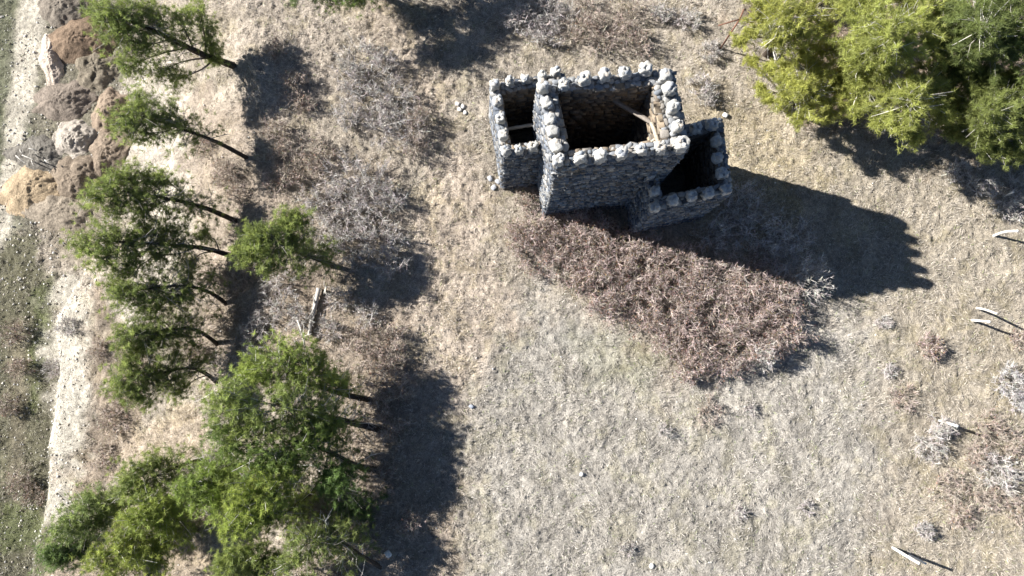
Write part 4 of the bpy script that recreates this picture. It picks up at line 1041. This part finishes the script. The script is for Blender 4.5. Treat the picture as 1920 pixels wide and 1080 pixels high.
# leaning fence posts in the meadow
GP = 'old leaning posts in the dry meadow'
def post(foot, top, h, label, r=0.05, bend=0.0):
    a = G(*foot, -0.25); zf = float(full_z(a[0], a[1])[0])
    t = unproj(top[0], top[1], zf + h)
    m = (a + t) / 2 + np.array([0, bend, 0])
    branch('wooden_post', [a, m, t], (r, r * 0.85), (0.70, 0.66, 0.59), label, 'post', GP, 8, 0)
post((1855, 446), (1909, 433), 1.35, 'bent pale post standing near the fuzzy bush', 0.06, 0.10)
post((1824, 577), (1869, 588), 1.35, 'slim pale post standing beside its twin', 0.05, 0.05)
post((1816, 600), (1856, 603), 1.2, 'thicker pale post standing beside its twin', 0.06)
post((1752, 786), (1796, 799), 1.1, 'lone pale post standing toward the castle meadow', 0.065)
post((1666, 1022), (1724, 1057), 1.35, 'long pale post of the leaning pair', 0.065)
post((1697, 1036), (1736, 1057), 0.9, 'shorter pale post of the leaning pair', 0.05)
post((1876, 370), (1900, 360), 0.9, 'stubby pale post rising from the fuzzy bush', 0.05)
# rusty frame by the pines
apex = unproj(1387, 36, 2.6)
fr = thing('rusty_frame', (apex[0], apex[1], float(macro_z(apex[0], apex[1]))), 'rusty iron frame of crossed bars on a pole at the pine edge', 'frame')
org = np.array(fr.location)
b = Bag(); tube(b, [np.array([apex[0], apex[1], org[2] - 0.3]), apex], 0.035, 8, (0.13, 0.06, 0.04)); b.build('pole', M['rust'], fr, org)
for q, dz in (((1347, 48), 2.45), ((1415, 44), 2.5), ((1370, 62), 2.3), ((1395, 17), 2.75)):
    b = Bag(); e = unproj(q[0], q[1], dz)
    tube(b, [apex - unit(e - apex) * 0.02, (apex + e) / 2, e], 0.030, 6, (0.15, 0.07, 0.045)); b.build('bar', M['rust'], fr, org)
# dead sticks on the low grey heap
for i, (a, c) in enumerate((((30, 292), (48, 306)), ((42, 291), (64, 300)), ((60, 298), (64, 312)), ((70, 283), (54, 278)), ((84, 300), (92, 306)), ((38, 280), (42, 288)))):
    A = G(*a, 0.62); B2 = G(*c, 0.70)
    branch('dead_stick', [A, (A + B2) / 2 + [0, 0, 0.08], B2], (0.035, 0.02), (0.52, 0.49, 0.44), 'whitish dead stick lying on the low grey heap', 'stick', 'dead sticks on the low grey heap', 5, 1)
branch('dead_branch', [G(555, 470, .9), G(573, 492, .6), G(560, 512, .4)], (0.03, 0.012), PALE, 'curved white dead branch under the lone bright pine', 'branch', None, 5, 4)
branch('dead_branch', [G(552, 872, 1.6), G(590, 874, 1.5), G(600, 886, 1.2)], (0.045, 0.02), PALE, 'bleached bent branch beside the small round dark pine', 'branch', None, 6, 3)
branch('dead_branch', [G(540, 760, 2.2), G(528, 785, 2.3), G(536, 730, 2.4)][::-1], (0.03, 0.012), PALE, 'thin white forked branch caught in the twiggy crown', 'branch', None, 5, 5)
branch('dead_branch', [G(715, 172, .5), G(745, 183, .45), G(780, 180, .3)], (0.022, 0.012), PALE, 'slim white branch lying over the grey shrub patch', 'branch', None, 5, 2)
branch('dead_branch', [G(720, 236, .5), G(760, 226, .5), G(786, 224, .4)], (0.022, 0.012), PALE, 'long white branch resting on twiggy shrubs opposite the plank', 'branch', None, 5, 2)
# larger loose stones one can point at
def loose(px, py, size, col, label):
    p = ground_at(px, py)
    V, T = ROCKS[random.randrange(9)]
    b = Bag(); b.add(V * np.array([size, size * 0.8, size * 0.6]), T, None, col)
    o = b.build('loose_stone', M['stone']); o.location = (p[0], p[1], float(full_z(p[0], p[1])[0]) + size * 0.16)
    o.rotation_euler = (0, 0, random.uniform(0, 6))
    tag(o, label, 'stone', 'loose stones on the grass')
loose(728, 1038, 0.34, (0.62, 0.60, 0.55), 'white stone in the tree shade on leaf litter')
for q in ((862, 206), (868, 200), (858, 196), (872, 211)): loose(*q, 0.24, (0.60, 0.57, 0.52), 'whitish stone in the small pile facing the narrow bastion')
for q in ((919, 335), (934, 341), (926, 352)): loose(*q, 0.30, (0.36, 0.37, 0.39), 'grey fallen stone at the foot of the narrow bastion')
loose(884, 762, 0.24, (0.30, 0.32, 0.36), 'bluish stone at the edge of the pine shade')
loose(1090, 889, 0.22, (0.60, 0.58, 0.54), 'pale stone alone on open grass')
loose(1222, 1061, 0.26, (0.58, 0.56, 0.52), 'pale stone beside a dark weed hollow')
loose(1359, 217, 0.28, (0.62, 0.60, 0.56), 'white stone in yellow grass beside the lower bastion')
# pebbles and clods
def pebbles(name, n, box, smin, smax, label, seed, cols):
    r = np.random.default_rng(seed)
    x = r.uniform(box[0], box[1], n); y = r.uniform(box[2], box[3], n)
    for poly in CASTLE_FOOT:
        k = poly_sd(x, y, poly) > 0.05; x, y = x[k], y[k]
    n = len(x)
    z = full_z(x, y)
    s = smin + (smax - smin) * r.random(n) ** 4
    O = np.array([(1, 0, 0), (-1, 0, 0), (0, 1, 0), (0, -1, 0), (0, 0, 1), (0, 0, -1)], float)
    V = O[None] * s[:, None, None] * r.uniform(0.35, 0.65, (n, 6, 1))
    a = r.uniform(0, 6.28, n); c, q = np.cos(a)[:, None], np.sin(a)[:, None]
    V = np.stack([V[..., 0] * c - V[..., 1] * q, V[..., 0] * q + V[..., 1] * c, V[..., 2] * 0.8], -1) + np.stack([x, y, z + s * 0.12], -1)[:, None]
    F = np.array([(0, 2, 4), (2, 1, 4), (1, 3, 4), (3, 0, 4), (2, 0, 5), (1, 2, 5), (3, 1, 5), (0, 3, 5)])
    T = ((np.arange(n) * 6)[:, None, None] + F[None]).reshape(-1, 3)
    cc = np.asarray(cols)[r.integers(0, len(cols), n)] * r.uniform(0.7, 1.2, (n, 1))
    b = Bag(); b.add(V.reshape(-1, 3), T, None, np.repeat(cc, 6, 0))
    tag(b.build(name, M['stone']), label, 'pebbles', None, 'stuff')
PC = [(0.62, 0.60, 0.55), (0.55, 0.50, 0.43), (0.45, 0.44, 0.43), (0.66, 0.63, 0.58)]
pebbles('pebbles', 1500, (-14, 24, -12, 19), 0.03, 0.11, 'small pale pebbles scattered through the dry grass', 3, PC)
pebbles('verge_pebbles', 7000, (-27.5, -19.0, -12, 19), 0.03, 0.16, 'whitish stones strewn over the green verge and track side', 4, PC + [(0.25, 0.22, 0.18)])
